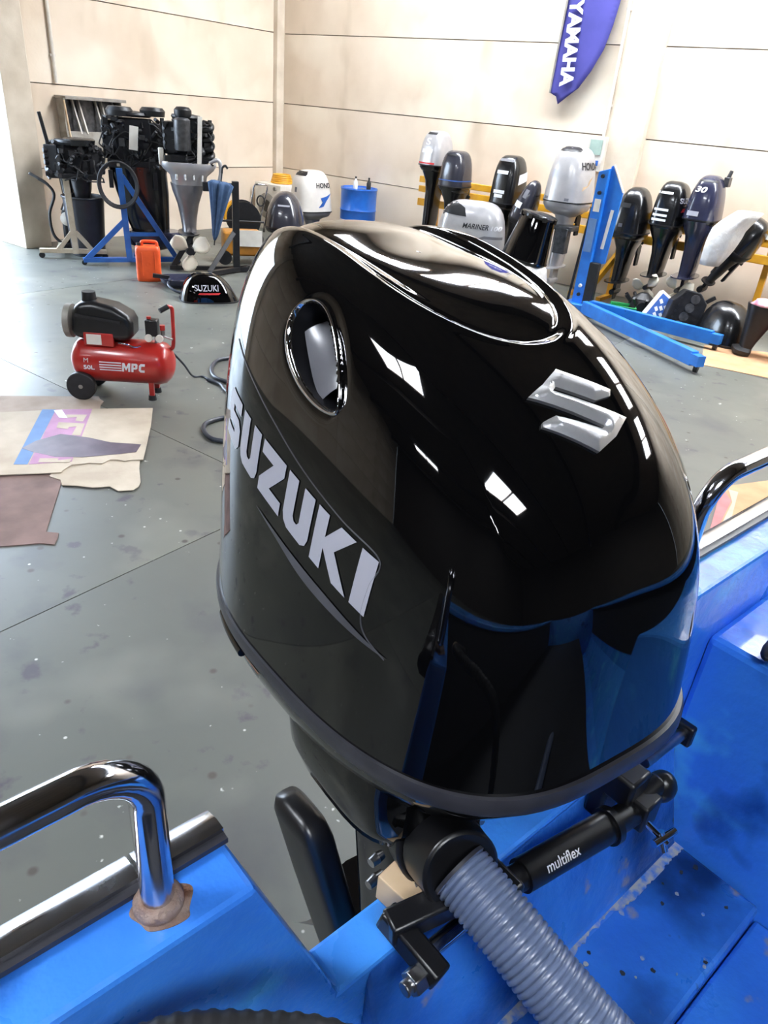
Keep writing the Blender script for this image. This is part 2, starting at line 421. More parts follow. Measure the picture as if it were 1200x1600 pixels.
for q in range(26):
    tt, aa, rr = rn.uniform(.5, 1.03), rn.uniform(.11, .25), rn.uniform(.002, .0055)
    G().prism([(tt + rr * rn.uniform(.6, 1.3) * math.cos(b), aa + rr * rn.uniform(.6, 1.3) * math.sin(b)) for b in [2 * math.pi * w / 7 for w in range(7)]], .0012, Matrix.Translation((0, 0, .8652))).obj('paint_chip', MT['deck_dark'] if rn.random() < .55 else MT['worn_filler'], boat, smooth=False)
# port quarter box with its shelf
g = G().prism([(1.06, 1.29), (1.05, .66), (1.66, .66), (1.66, 1.29)], .55, AX((0, .336, 0), (1, 0, 0), (0, 0, 1)))
g.obj('quarter_box', MT['blue_paint'], boat, smooth=False, bevel=.012)
# topsides and gunwales
for t0, s in ((-.55, -1), (1.72, 1)):
    g = G().prism([(t0, ZG), (t0, .62), (t0 - s * .25, .28), (t0 - s * 1.11, 0.0), (t0 - s * 1.11, .06), (t0 - s * .22, .32), (t0 - s * .05, .64), (t0 - s * .05, ZG)], 3.6, AX((0, .36, 0), (1, 0, 0), (0, 0, 1)))
    g.obj('hull_side', MT['blue_paint'], boat, smooth=False)
    G().box((t0 - s * .06, -1.45, ZG - .012), (.16, 3.6, .03)).obj('gunwale', MT['blue_paint'], boat, smooth=False, bevel=.008)
G().box((.57, -3.25, .75), (2.2, .06, 1.3)).obj('bulkhead', MT['blue_paint'], boat, smooth=False)
# half-round steel rub rail on the transom edge
for a, b in ((-.55, .128), (.132, .207), (.942, 1.72)):
    ring = [(.0, -.026), (.024, -.022), (.036, -.010), (.038, .004), (.030, .016), (.012, .022), (.0, .022)]
    g = G().loft([[(tt, .394 + y, ZG - .008 + z) for y, z in ring] for tt in (a, b)])
    g.obj('rub_rail', MT['stainless'], boat, angle=50)
for a, b in ((-.55, .207), (.942, 1.72)):
    G().box(((a + b) / 2, .393, ZG + .006), (b - a, .014, .006)).obj('rub_rail_lip', MT['gasket'], boat, smooth=False)
# stern rails
def rail(t0, s, t1):
    r = .0135; zt = 1.592; a = .372; bend = .058
    pts = [(t0, a, ZG - .01), (t0, a, ZG + .05)] + [(t0, a, zt - bend)]
    for k in range(1, 10):
        th = math.pi / 2 * k / 9
        pts.append((t0 + s * bend * (1 - math.cos(th)), a - .01 * k / 9, zt - bend + bend * math.sin(th)))
    pts += [(t0 + s * .3, a - .014, zt), (t1, a - .02, zt), (t1 + s * .05, a - .02, zt - .05), (t1 + s * .05, a - .02, ZG - .01)]
    o = G().tube(pts, r, 20).obj('stern_rail', MT['stainless'], boat)
    G().lathe([(.0205, 0), (.0205, .006), (.0165, .012), (.014, .013)], 24, Matrix.Translation((t0, a, ZG))).obj('weld_flange', MT['rust'], o)
rail(.134, -1, -.45); rail(.955, 1, 1.5)
# worn bare patch round the rail foot
G().prism([((.024 + .003 * math.sin(3 * a) + .002 * math.cos(5 * a)) * math.cos(a), (.021 + .003 * math.cos(2 * a + 1)) * math.sin(a)) for a in [2 * math.pi * q / 48 for q in range(48)]], .0008, Matrix.Translation((.136, .366, ZG))).obj('worn_patch', MT['rust'], boat, smooth=False)

# ================================================================== THE MAIN OUTBOARD
EP = dict(tc=.6775, ac=.6535, psi=.1223, tau=-.1125, w=.2595, l=.415, n=3.0542, p=4.5271, kx=.2159, kf=-.0165, kr=.0459, h0=.5390, hsl=.2830, pr=2.1, cq=.4700)
Z0 = 1.32
eng = thing('outboard_motor', 'large gloss black outboard with chrome S emblem mounted on the blue boat', 'outboard motor', BW(EP['tc'], EP['ac'], Z0), (EP['tau'], 0, BYAW - EP['psi']))
def cowl_grid(N, Mr):
    # equal arc-length sampling of plan outline and of the vertical profile
    ph = np.linspace(-np.pi, np.pi, 20001)
    c, s = np.cos(ph), np.sin(ph); nn = np.where(s < 0, EP['n'], EP['pr'])
    ox = np.sign(c) * abs(c) ** (2 / nn); oy = np.sign(s) * abs(s) ** (2 / nn)
    d = np.r_[0, np.cumsum(np.hypot(np.diff(ox) * EP['w'], np.diff(oy) * EP['l']))]
    t = np.linspace(0, d[-1], N + 1)[:-1]; OX = np.interp(t, d, ox); OY = np.interp(t, d, oy)
    e = np.linspace(0, np.pi / 2, 20001) ; e[1:] = np.pi / 2 * (np.linspace(0, 1, 20001)[1:]) ** 3
    e = np.r_[e[e < .7], np.pi / 2 - (np.linspace((np.pi / 2 - .7) ** (1 / 3.), 0, 8000)) ** 3]
    rr = np.cos(e).clip(0) ** (2 / EP['p']); zz = np.sin(e) ** (2 / EP['p'])
    d = np.r_[0, np.cumsum(np.hypot(np.diff(rr) * .32, np.diff(zz) * .5))]
    t = np.linspace(0, d[-1], Mr); RR = np.interp(t, d, rr); ZZ = np.interp(t, d, zz)
    RR[-1] = .002
    x = EP['w'] * OX[None] * RR[:, None] * (1 - EP['kx'] * ZZ[:, None])
    kk = np.where(OY < 0, EP['kf'], EP['kr'])
    y = EP['l'] * OY[None] * RR[:, None] * (1 - kk[None] * ZZ[:, None] / EP['l'])
    z = ZZ[:, None] * (EP['h0'] + EP['hsl'] * y - EP['cq'] * y * y)
    return np.stack([x, y, z], -1)
def grid_faces(N, Mr):
    return [(i * N + j, i * N + (j + 1) % N, (i + 1) * N + (j + 1) % N, (i + 1) * N + j) for i in range(Mr - 1) for j in range(N)] + [tuple((Mr - 1) * N + j for j in range(N))]
low = cowl_grid(160, 90)
BVH = BVHTree.FromPolygons([Vector(v) for v in low.reshape(-1, 3)], grid_faces(160, 90))
def on_side(y, z, lift=.0015, side=-1):
    h, nrm, _, _ = BVH.ray_cast(Vector((side * 1.0, y, z)), Vector((-side, 0, 0)))
    if h is None: h, nrm, _, _ = BVH.find_nearest(Vector((side * .25, y, z)))
    if nrm.x * side < 0: nrm = -nrm
    return h + nrm * lift
def on_top(x, y, lift=.0015):
    h, nrm, _, _ = BVH.ray_cast(Vector((x, y, 2.0)), Vector((0, 0, -1)))
    if nrm.z < 0: nrm = -nrm
    return h + nrm * lift
def sstep(a, b, x):
    t = ((x - a) / (b - a)).clip(0, 1); return t * t * (3 - 2 * t)
# intake outline on the cowl side: distance-like value, positive inside
IC, IE = (-.066, .418), (.80, .60)
def intake(y, z):
    u = ((y - IC[0]) * IE[0] + (z - IC[1]) * IE[1]) / .079
    v = (-(y - IC[0]) * IE[1] + (z - IC[1]) * IE[0]) / .0328
    uc = u.clip(-1, 1)
    hw = np.sqrt((1 - uc ** 2).clip(0)) * (1 + .12 * uc) * (1 + uc).clip(0) ** .18 * 1.02
    return np.where(abs(u) < 1, hw - abs(v), -1.0)
N_, M_ = 620, 330
gd = cowl_grid(N_, M_)
du = np.roll(gd, -1, 1) - np.roll(gd, 1, 1); dv = np.gradient(gd, axis=0)
nr = np.cross(du, dv); nr /= np.linalg.norm(nr, axis=-1, keepdims=True) + 1e-12
nr[-1] = (0, 0, 1)
if nr[M_ // 2, N_ // 4][1] * gd[M_ // 2, N_ // 4][1] + nr[M_ // 2, N_ // 4][0] * gd[M_ // 2, N_ // 4][0] < 0: nr = -nr; nr[-1] = (0, 0, 1)
X, Y, Z = gd[..., 0], gd[..., 1], gd[..., 2]
# sunken top panel with a crisp edge
q = ((-.02 - Y) / .208).clip(0, 1.4)
Ff = (abs(X) / .119) ** 2.2 + q ** 2.6
gr = np.hypot(2.2 * abs(X) ** 1.2 / .119 ** 2.2, 2.6 * q ** 1.6 / .208)
ins = np.where(Z > .36, ((1 - Ff) / (gr + 1e-3)).clip(-.5, .12), -.5)
fade = 1 - sstep(.0, .20, Y)
disp = -.015 * sstep(-.20, .08, Y) * sstep(.004, .030, ins) * (1 - sstep(.20, .36, Y))
disp += -.0040 * sstep(-.001, .007, ins) * fade + .0016 * np.exp(-((ins + .004) / .0035) ** 2) * fade - .0016 * np.exp(-((ins - .010) / .003) ** 2) * fade
# scooped front between the two shoulder creases
zz = sstep(.24, .33, Z) * (1 - sstep(.425, .465, Z)) * sstep(.12, .20, -Y)
disp += .0022 * np.exp(-abs(abs(X) - .146) / .016) * zz
# side scoop line under the intake, and the intake pocket
it = intake(Y, Z)
disp += -.003 * np.exp(-((it + .1) / .25) ** 2) * (it < 0) * (it > -.98)
gd = gd + nr * disp[..., None]
hole = (it.reshape(-1) > .06)
faces_ = [f for f in grid_faces(N_, M_) if not (hole[f[0]] and hole[f[2]])]
me = bpy.data.meshes.new('upper_cowl'); me.from_pydata(gd.reshape(-1, 3).tolist(), [], faces_); me.update(); me.shade_smooth()
me.materials.append(MT['black_gloss'])
cowl = bpy.data.objects.new('upper_cowl', me); COL.objects.link(cowl); cowl.parent = eng

def drape(name, polys, fn, mat, parent, h=.0, step=.010, back=.006, bevel=0.0):
    """flat polygons cut fine and laid over the cowl with fn(x, y, lift); h gives them thickness"""
    b = bmesh.new()
    for poly in polys:
        vs_ = [b.verts.new((x, y, 0)) for x, y in (poly if sum(poly[i - 1][0] * poly[i][1] - poly[i][0] * poly[i - 1][1] for i in range(len(poly))) > 0 else poly[::-1])]; b.faces.new(vs_).normal_update()
    bmesh.ops.triangulate(b, faces=b.faces[:])
    for _ in range(6):
        e = [e for e in b.edges if e.calc_length() > step]
        if not e: break
        bmesh.ops.subdivide_edges(b, edges=e, cuts=1); b.normal_update(); bmesh.ops.triangulate(b, faces=[f for f in b.faces if len(f.verts) > 3])
    b.verts.index_update()
    pts = [(v.co.x, v.co.y) for v in b.verts]; fs = [tuple(v.index for v in f.verts) for f in b.faces]
    bd = [tuple(v.index for v in e.verts) for e in b.edges if e.is_boundary]
    b.free()
    if h == 0: return link_mesh(name, [fn(x, y, .0012) for x, y in pts], fs, mat, parent)
    V = [fn(x, y, h) for x, y in pts]; n = len(V)
    V += [fn(x, y, -back) for x, y in pts]
    F = fs + [tuple(reversed([i + n for i in f])) for f in fs] + [(a, c, c + n, a + n) for a, c in bd]
    o = link_mesh(name, V, F, mat, parent, angle=35)
    bm_ = bmesh.new(); bm_.from_mesh(o.data); bmesh.ops.recalc_face_normals(bm_, faces=bm_.faces[:]); bm_.to_mesh(o.data); bm_.free()
    return o

# big side lettering (both sides), swoosh and pinstripe
LET = dict(S=([(0, 0), (.76, 0), (.92, .15), (.92, .48), (.77, .62), (.36, .62), (.36, .75), (.88, .75), (.88, 1), (.16, 1), (0, .85), (0, .52), (.16, .38), (.56, .38), (.56, .25), (0, .25)], .92),
           U=([(0, 1), (0, .22), (.06, .08), (.2, 0), (.72, 0), (.86, .08), (.92, .22), (.92, 1), (.57, 1), (.57, .33), (.51, .26), (.41, .26), (.35, .33), (.35, 1)], .92),
           Z=([(0, 1), (.92, 1), (.92, .75), (.44, .26), (.92, .26), (.92, 0), (0, 0), (0, .25), (.48, .74), (0, .74)], .92),
           K=([(0, 0), (0, 1), (.32, 1), (.32, .60), (.66, 1), (1.06, 1), (.62, .52), (1.10, 0), (.71, 0), (.32, .40), (.32, 0)], 1.08), I=([(0, 0), (0, 1), (.38, 1), (.38, 0)], .38))
for side in (-1, 1):
    u = 0.0; hgt = .070
    tot = sum(LET[c][1] for c in 'SUZUKI') + 5 * .13
    sc = .402 / tot
    for c in 'SUZUKI':
        poly, wd = LET[c]
        pp = []
        for x, y in poly:
            s_ = (u + x) * sc + y * .006
            yy, zb = (.160 - s_ * .963, .276 - s_ * .268) if side < 0 else (-.227 + s_ * .963, .168 + s_ * .268)
            pp.append((yy - (.004 * y), zb + y * hgt))
        drape('letter', [pp], (lambda y, z, l, sd=side: on_side(y, z, l, sd)), MT['decal_grey'], cowl)
        u += wd + .13
    sw = smooth_path([(.02, .213, 0), (-.057, .192, 0), (-.158, .166, 0), (-.230, .144, 0), (-.266, .133, 0)], 8)
    sw2 = smooth_path([(-.266, .133, 0), (-.213, .141, 0), (-.113, .163, 0), (-.04, .190, 0), (.02, .213, 0)], 8)
    drape('swoosh', [[(p.x, p.y) for p in sw[:-1] + sw2[:-1]]], (lambda y, z, l, sd=side: on_side(y, z, l, sd)), MT['decal_swoosh'], cowl)
    edge = smooth_path([(.15, .404, 0), (.062, .364, 0), (.004, .336, 0), (-.079, .297, 0), (-.171, .262, 0), (-.236, .239, 0), (-.228, .205, 0), (-.222, .168, 0), (-.232, .147, 0), (-.262, .131, 0)], 8)
    G().tube([on_side(p.x, p.y, .0004, side) for p in edge], .0009, 6).obj('pinstripe', MT['decal_swoosh'], cowl)
    # chrome intake ring
    ring_i, ring_o = [], []
    K = 72
    for k in range(K):
        a = 2 * math.pi * k / K; uu = math.cos(a)
        hw = math.sqrt(max(0, 1 - uu * uu)) * (1 + .12 * uu) * max(0, 1 + uu) ** .18 * 1.02
        vv = math.copysign(hw, math.sin(a)) if abs(math.sin(a)) > 1e-6 else 0
        wide = .05 + .17 * max(0, -math.sin(a)) ** .7            # broad on the lower edge, thin above
        for lst, s in ((ring_i, .97), (ring_o, 1.0 + wide)):
            su = .079 * uu * (1 + (s - 1) * .45); sv = .0328 * vv * s
            lst.append((IC[0] + su * IE[0] - sv * IE[1], IC[1] + su * IE[1] + sv * IE[0]))
    V, Fc = [], []
    for k in range(K):
        V += [on_side(*ring_i[k], -.012, side), on_side(*ring_i[k], .002, side), on_side((ring_i[k][0] + ring_o[k][0]) / 2, (ring_i[k][1] + ring_o[k][1]) / 2, .003, side), on_side(*ring_o[k], .0008, side), on_side(*ring_o[k], -.008, side)]
    for k in range(K):
        for j in range(4):
            Fc.append((k * 5 + j, k * 5 + j + 1, ((k + 1) % K) * 5 + j + 1, ((k + 1) % K) * 5 + j))
    link_mesh('intake_ring', V, Fc, MT['chrome'], cowl, angle=180)
    # pocket behind the ring and the curved duct blade inside it
    V, Fc = [], []
    for k in range(K):
        cx, cy = IC
        for s, dp in ((1.02, .002), (.97, -.012), (.93, -.030), (.86, -.046), (.6, -.056), (.02, -.060)):
            q = (cx + (ring_i[k][0] - cx) * s, cy + (ring_i[k][1] - cy) * s); V.append(on_side(*q, dp, side))
    Fc = [(k * 6 + j, k * 6 + j + 1, ((k + 1) % K) * 6 + j + 1, ((k + 1) % K) * 6 + j) for k in range(K) for j in range(5)]
    link_mesh('intake_pocket', V, Fc, MT['black_satin'], cowl, angle=180)
    V, Fc = [], []
    for i in range(13):
        for j in range(9):
            uu = -.50 + 1.30 * i / 12; vv = (-.86 + 1.72 * j / 8) * math.sqrt(max(.02, 1 - uu * uu)) * .98
            su, sv = .079 * uu, .0328 * vv
            V.append(on_side(IC[0] + su * IE[0] - sv * IE[1], IC[1] + su * IE[1] + sv * IE[0], -.016 - .020 * (j / 8) ** 1.5 - .004 * math.sin(3 * uu), side))
    for i in range(12):
        for j in range(8): Fc.append((i * 9 + j, i * 9 + j + 1, (i + 1) * 9 + j + 1, (i + 1) * 9 + j))
    link_mesh('intake_duct', V, Fc, MT['duct'], cowl)

# chrome emblem on the sloping front
EMB = [(-.0115, -.2632), (.0455, -.2917), (.0385, -.2980), (.0140, -.3000), (-.0280, -.2806), (-.0342, -.2836), (.0442, -.3188), (.0150, -.3320), (-.0183, -.3402), (-.0715, -.3100), (-.0680, -.3068), (-.0490, -.3052), (.001, -.3240), (.007, -.3226), (-.0687, -.2836), (-.0420, -.2760)]
def edge_dist(x, y):
    d = 1.0
    for k in range(len(EMB)):
        (ax, ay), (bx, by) = EMB[k - 1], EMB[k]
        t = max(0, min(1, ((x - ax) * (bx - ax) + (y - ay) * (by - ay)) / ((bx - ax) ** 2 + (by - ay) ** 2 + 1e-12)))
        d = min(d, math.hypot(x - ax - t * (bx - ax), y - ay - t * (by - ay)))
    return d
def emb_fn(x, y, l): return on_top(x, y, l - .0045)
def emb_facet(x, y, l): return on_top(x, y, l - .0045 + (min(edge_dist(x, y), .0075) * .7 if l > 0 else 0))
drape('emblem_backing', [[(-.0135 + (a + .0135) * 1.07, -.3015 + (b + .3015) * 1.09) for a, b in EMB]], emb_fn, MT['black_gloss'], cowl, h=.003)
em = drape('emblem', [EMB], emb_facet, MT['emblem'], cowl, h=.0085, step=.0032)
# gasket band round the seam
def seam_ring(sc_, z, dy=0.0, kx=1.0):
    o = cowl_grid(120, 4)[0]
    return [(x * sc_ * kx, y * sc_ + dy, z) for x, y, _ in o]
g = G().loft([seam_ring(.985, .004), seam_ring(1.012, .003), seam_ring(1.018, -.004), seam_ring(1.018, -.016), seam_ring(1.008, -.022), seam_ring(.97, -.022)], caps=False)
g.obj('seam_gasket', MT['gasket'], eng)
# lower cowl
g = G().loft([seam_ring(.985, -.015), seam_ring(.975, -.04, .004), seam_ring(.93, -.075, .016), seam_ring(.84, -.115, .035), seam_ring(.72, -.155, .05), seam_ring(.56, -.190, .055), seam_ring(.42, -.205, .055)])
lc = g.obj('lower_cowl', MT['black_gloss'], eng, angle=60)

# ------------------------------------------------------------------ rest of the main outboard, laid out in boat coordinates
EM = Matrix.Translation(BW(EP['tc'], EP['ac'], Z0)) @ Euler((EP['tau'], 0, BYAW - EP['psi'])).to_matrix().to_4x4()
BM = Matrix.Rotation(BYAW, 4, 'Z')
B2E = EM.inverted() @ BM
def eobj(g, name, mat, parent=None, **kw):
    g.v = [B2E @ v for v in g.v]
    return g.obj(name, mat, parent or eng, **kw)
# apron bulge at the front starboard quarter of the lower cowl
ax_ = [(.50, .52, 1.10), (.485, .50, 1.14), (.475, .47, 1.19), (.475, .44, 1.235), (.49, .42, 1.26)]
g = G().loft([[B2E.inverted() @ Vector((x, y, z)) for x, y in superellipse(w, l, 3.4, 40, cx, cy)] for w, l, cx, cy, z in
              ((.050, .08, -.125, -.12, -.180), (.075, .110, -.132, -.135, -.174), (.094, .132, -.136, -.142, -.158), (.104, .146, -.136, -.142, -.125), (.108, .152, -.130, -.135, -.075), (.105, .150, -.120, -.13, -.03))])
eobj(g, 'front_apron', MT['black_gloss'], angle=50)
# small badge on the starboard side of the lower cowl
LB = BVHTree.FromPolygons([Vector(v.co) for v in lc.data.vertices], [tuple(p.vertices) for p in lc.data.polygons])
def on_low(y, z, l, side=-1):
    h, nrm, _, _ = LB.ray_cast(Vector((side, y, z)), Vector((-side, 0, 0)))
    if h is None: h, nrm, _, _ = LB.find_nearest(Vector((side * .25, y, z)))
    if nrm.x * side < 0: nrm = -nrm
    return h + nrm * l
drape('badge_stripe', [[(.10, -.040), (.01, -.040), (.01, -.046), (.10, -.046)]], on_low, MT['orange_print'], lc)
drape('badge_lettering', [[(.085, -.053), (.062, -.053), (.062, -.068), (.085, -.068)], [(.055, -.053), (.03, -.053), (.03, -.068), (.055, -.068)]], on_low, MT['decal_swoosh'], lc)
g = G().tube([on_low(.18 - .012 * k, -.035, .004) for k in range(11)], .007, 10)
g.obj('latch', MT['black_gloss'], lc)
# stern bracket that hangs outside the transom, drive leg, tilt ram
def slab_path(pts, w, l, n=3.2, k=24):
    return [[(p[0] + x, p[1] + y, p[2]) for x, y in superellipse(w * s, l * s, n, k)] for p, s in pts]
for tt in (.515, .80):
    g = G().loft(slab_path([((tt, .475, 1.165), .55), ((tt, .478, 1.15), .95), ((tt, .475, 1.08), 1.05), ((tt + .006, .465, .95), 1), ((tt + .01, .455, .80), .9), ((tt + .012, .45, .70), .7)], .032, .058))
    o = eobj(g, 'clamp_bracket', MT['black_gloss'], angle=60)
    for zz_ in (1.07, 1.02, .93):
        g = G().cyl((tt - .026, .465, zz_), (tt - .046, .463, zz_), .009, .007, 10); eobj(g, 'bolt', MT['steel'], o)
    g = G().box((tt, .36, 1.17), (.05, .19, .05)).box((tt, .315, 1.13), (.05, .03, .08)); eobj(g, 'transom_clamp', MT['black_satin'], bevel=.006)
g = G().loft(slab_path([((.500, .675, .955), .45), ((.500, .675, .945), .85), ((.503, .67, .92), 1.0), ((.52, .64, .80), 1.0), ((.548, .60, .62), .95), ((.59, .60, .42), .8), ((.62, .62, .30), .6)], .030, .062, 4))
eobj(g, 'exhaust_housing', MT['black_satin'], angle=60)
g = G().loft(slab_path([((.675, .58, 1.17), 1.2), ((.68, .56, 1.0), 1.0), ((.70, .53, .75), .85), ((.71, .52, .55), .7)], .075, .12, 2.6)); eobj(g, 'drive_leg', MT['black_gloss'], angle=60)
g = G().prism(superellipse(.11, .22, 2.4, 28, .71, .56), .012, Matrix.Translation((0, 0, .50))); eobj(g, 'antiventilation_plate', MT['black_gloss'], smooth=False)
g = G().loft([[(.71 + r * math.cos(a), yy, .36 + r * math.sin(a)) for a in [2 * math.pi * k / 20 for k in range(20)]] for yy, r in ((.30, .006), (.34, .04), (.43, .062), (.56, .065), (.68, .05))]); eobj(g, 'gearcase', MT['black_gloss'])
g = G().box((.71, .52, .47), (.035, .20, .16)); eobj(g, 'gearcase_strut', MT['black_gloss'], bevel=.01)
g = G().prism([(.38, .32), (.64, .32), (.60, .15), (.52, .15)], .016, AX((.718, 0, 0), (0, 1, 0), (0, 0, 1)).copy() @ Matrix.Translation((0, 0, -.016))); eobj(g, 'skeg', MT['black_gloss'], smooth=False)
prop = eobj(G().cyl((.71, .68, .36), (.71, .79, .36), .042, .030, 20), 'propeller', MT['black_satin'])
for k in range(3):
    a0 = 2 * math.pi * k / 3 + .4
    V = []
    for i in range(6):
        for j in range(6):
            r = .035 + .125 * i / 5; w = (.5 + .5 * math.sin(math.pi * min(1, .25 + .75 * i / 5))) * .75
            a = a0 + (j / 5 - .5) * w * 1.1
            V.append(B2E @ Vector((.71 + r * math.cos(a),   .735 + (j / 5 - .5) * .09, .36 + r * math.sin(a))))
    link_mesh('blade', V, [(i * 6 + j, i * 6 + j + 1, (i + 1) * 6 + j + 1, (i + 1) * 6 + j) for i in range(5) for j in range(5)], MT['black_satin'], prop)
# rigging collar at the front
g = G().cyl((.506, .402, 1.180), (.490, .366, 1.200), .058, .058, 36).cyl((.490, .366, 1.200), (.469, .312, 1.226), .052, .049, 36)
co = eobj(g, 'rigging_collar', MT['black_satin'], bevel=.004)
for a in (0.9, 2.3, 3.5, 5.2):
    u, v = frame_of(Vector((-.037, -.09, .046)))
    c = Vector((.490, .366, 1.200)) + (u * math.cos(a) + v * math.sin(a)) * .058
    eobj(G().cyl(c, c + Vector((-.0008, -.006, .0025)), .0055, .0045, 10), 'screw', MT['steel'], co)

# ------------------------------------------------------------------ corrugated rigging hose
hz = thing('rigging_hose', 'grey corrugated rigging hose leaving the black outboard front', 'hose', BW(.48, .15, 1.1), BYAW)
path = smooth_path([(.469, .316, 1.2245), (.473, .245, 1.206), (.480, .171, 1.179), (.490, .096, 1.153), (.515, .014, 1.106), (.55, -.10, 1.02), (.58, -.24, .90), (.60, -.40, .823), (.61, -.6, .8215)], 60)
acc = [0.0]
for a, b in zip(path, path[1:]): acc.append(acc[-1] + (b - a).length)
L_ = acc[-1]; nS = int(L_ / .0011); P_, k = [], 0
for i in range(nS):
    s = L_ * i / (nS - 1)
    while k < len(acc) - 2 and acc[k + 1] < s: k += 1
    f_ = (s - acc[k]) / max(1e-9, acc[k + 1] - acc[k]); P_.append(path[k].lerp(path[k + 1], min(1, f_)) - Vector((.48, .15, 1.1)))
rad = [.0380 - .0034 * math.exp(-((((i * .0011 / .0078) % 1) - .5) / .15) ** 2) for i in range(nS)]
G().tube(P_, rad, 28).obj('corrugated_tube', MT['hose_grey'], hz, angle=180)
G().cyl(P_[0] - (P_[1] - P_[0]) * 2, P_[0] + (P_[1] - P_[0]) * 2, .038, .038, 28).obj('end_ring', MT['gasket'], hz)

# ------------------------------------------------------------------ steering gear along the transom
SO = Vector((.6, .29, 1.12))
st = thing('steering_linkage', 'black steering tube with chrome rod lying along the blue transom', 'steering gear', BW(*SO), BYAW)
def sobj(g, name, mat, parent=None, **kw):
    g.v = [v - SO for v in g.v]; return g.obj(name, mat, parent or st, **kw)
sobj(G().cyl((.385, .2945, 1.155), (.54, .294, 1.150), .0105, None, 20), 'rod', MT['chrome'])
sobj(G().cyl((.366, .2800, 1.155), (.383, .2800, 1.155), .0155, None, 6).cyl((.357, .2800, 1.155), (.368, .2800, 1.155), .009, None, 12), 'rod_nut', MT['steel'], bevel=.0015)
# cranked link arm
g = G()
pts = [(.470, .352, 1.196), (.396, .349, 1.183), (.386, .318, 1.170), (.4025, .283, 1.150)]
g.bar((.480, .306, 1.186), (.376, .333, 1.181), .032, .032).bar((.386, .349, 1.181), (.396, .262, 1.160), .026, .032)
sobj(g, 'link_arm', MT['black_satin'], bevel=.004)
mt_ = sobj(G().cyl((.505, .305, 1.147), (.575, .294, 1.145), .018, .018, 24).cyl((.575, .294, 1.145), (.735, .271, 1.139), .0225, None, 28).cyl((.735, .271, 1.139), (.746, .2695, 1.1385), .027, None, 28).cyl((.746, .2695, 1.1385), (.79, .263, 1.137), .020, .018, 24), 'steering_tube', MT['black_satin'])
# printed word on the tube
ux = Vector((.175, -.025, -.006)).normalized(); vv = Vector((-.1, -.72, .69)); vv = (vv - ux * vv.dot(ux)).normalized()
tc0 = Vector((.575, .294, 1.145)) - SO
def on_tube(p):
    q = p - tc0; s = q.dot(ux); r = q - ux * s
    return tc0 + ux * s + r.normalized() * .0230
nrm = Vector((-.05, -.69, .72)); nrm = (nrm - ux * nrm.dot(ux)).normalized()
vup = nrm.cross(ux)
lettering('multiflex', MT['white_print'], mt_, AX(tc0 + ux * .028 + nrm * .02 - vup * .006, ux, vup), .0125, .060, fat=.01, bend=on_tube)
sobj(G().box((.808, .264, 1.137), (.042, .046, .050)).cyl((.80, .268, 1.14), (.852, .262, 1.160), .018, .016, 16).ball((.856, .258, 1.150), (.022, .022, .026)), 'end_bracket', MT['black_satin'], bevel=.004)
sobj(G().cyl((.800, .245, 1.128), (.814, .212, 1.105), .0055, None, 12).cyl((.792, .221, 1.110), (.836, .214, 1.112), .006, None, 12).cyl((.812, .226, 1.116), (.810, .210, 1.092), .008, .0065, 10), 'wing_fitting', MT['chrome'])
sobj(G().cyl((.875, .300, 1.150), (.985, .297, 1.147), .0095, None, 16), 'cable_end', MT['steel'])
sobj(G().box((.990, .297, 1.147), (.016, .034, .040)), 'cable_clip', MT['black_satin'], bevel=.004)

# raw timber packing under the bracket
wb = G().box((0, 0, .022), (.062, .060, .044), None).obj('wood_block', MT['wood'], None, smooth=False, bevel=.002)
wb.location = BW(.452, .372, ZN); wb.rotation_euler = (0, 0, BYAW + .12)
tag(wb, 'small raw wooden block wedged on the blue transom below the outboard', 'wood block')

# black ribbed conduit at the starboard corner
pth = smooth_path([(-.10, .205, 1.345), (.02, .285, 1.39), (.085, .284, 1.400), (.145, .245, 1.400), (.20, .193, 1.390), (.255, .11, 1.33), (.29, .02, 1.15), (.29, -.05, .95), (.29, -.12, .803)], 24)
O_ = Vector((.1, .2, 1.0)); acc = 0
ra = [.0145 + (.0012 if (i // 2) % 2 else 0) for i in range(len(pth))]
ch = thing('ribbed_conduit', 'black ribbed conduit looping up at the bottom edge of the photo', 'conduit', BW(*O_), BYAW)
G().tube([p - O_ for p in pth], ra, 16).obj('conduit', MT['black_matte'], ch)
G().tube([p - O_ for p in pth[30:36]], .0165, 16).obj('cable_tie', MT['wood'], ch)
# knob on the port shelf
kb = thing('mooring_knob', 'small dark knob on the blue shelf at the right edge', 'knob', BW(1.12, .243, 1.29), BYAW)
G().cyl((0, 0, 0), (0, 0, .012), .012, .010, 14).obj('stem', MT['black_matte'], kb); G().ball((-.03, 0, .022), (.045, .018, .014)).obj('head', MT['black_matte'], kb)

# ================================================================== BACKGROUND: materials
def MM(key, c, c2=None, **kw):
    MT[key] = material(key, c, c2, **kw); return MT[key]
MM('silver_paint', (186, 184, 184), (172, 170, 172), scale=6, rough=.28, metal=.35, coat=.3)
MM('pewter_paint', (128, 126, 130), (112, 110, 114), scale=6, rough=.3, metal=.4, coat=.3)
MM('charcoal_paint', (50, 50, 58), (42, 42, 50), scale=6, rough=.22, coat=.4)
MM('navy_paint', (44, 46, 68), (34, 36, 56), scale=6, rough=.22, coat=.4)
MM('black_paint', (18, 18, 20), (12, 12, 14), scale=6, rough=.25, coat=.3)
MM('black_part', (22, 22, 26), (12, 12, 14), scale=20, rough=.45)
MM('engine_dark', (34, 34, 38), (18, 18, 20), scale=14, rough=.45, metal=.3)
MM('engine_grey', (92, 92, 94), (64, 64, 66), scale=18, rough=.4, metal=.6)
MM('cream_paint', (222, 212, 196), (206, 194, 176), scale=6, rough=.35)
MM('honda_white', (216, 210, 202), (204, 198, 190), scale=4, rough=.3, coat=.3)
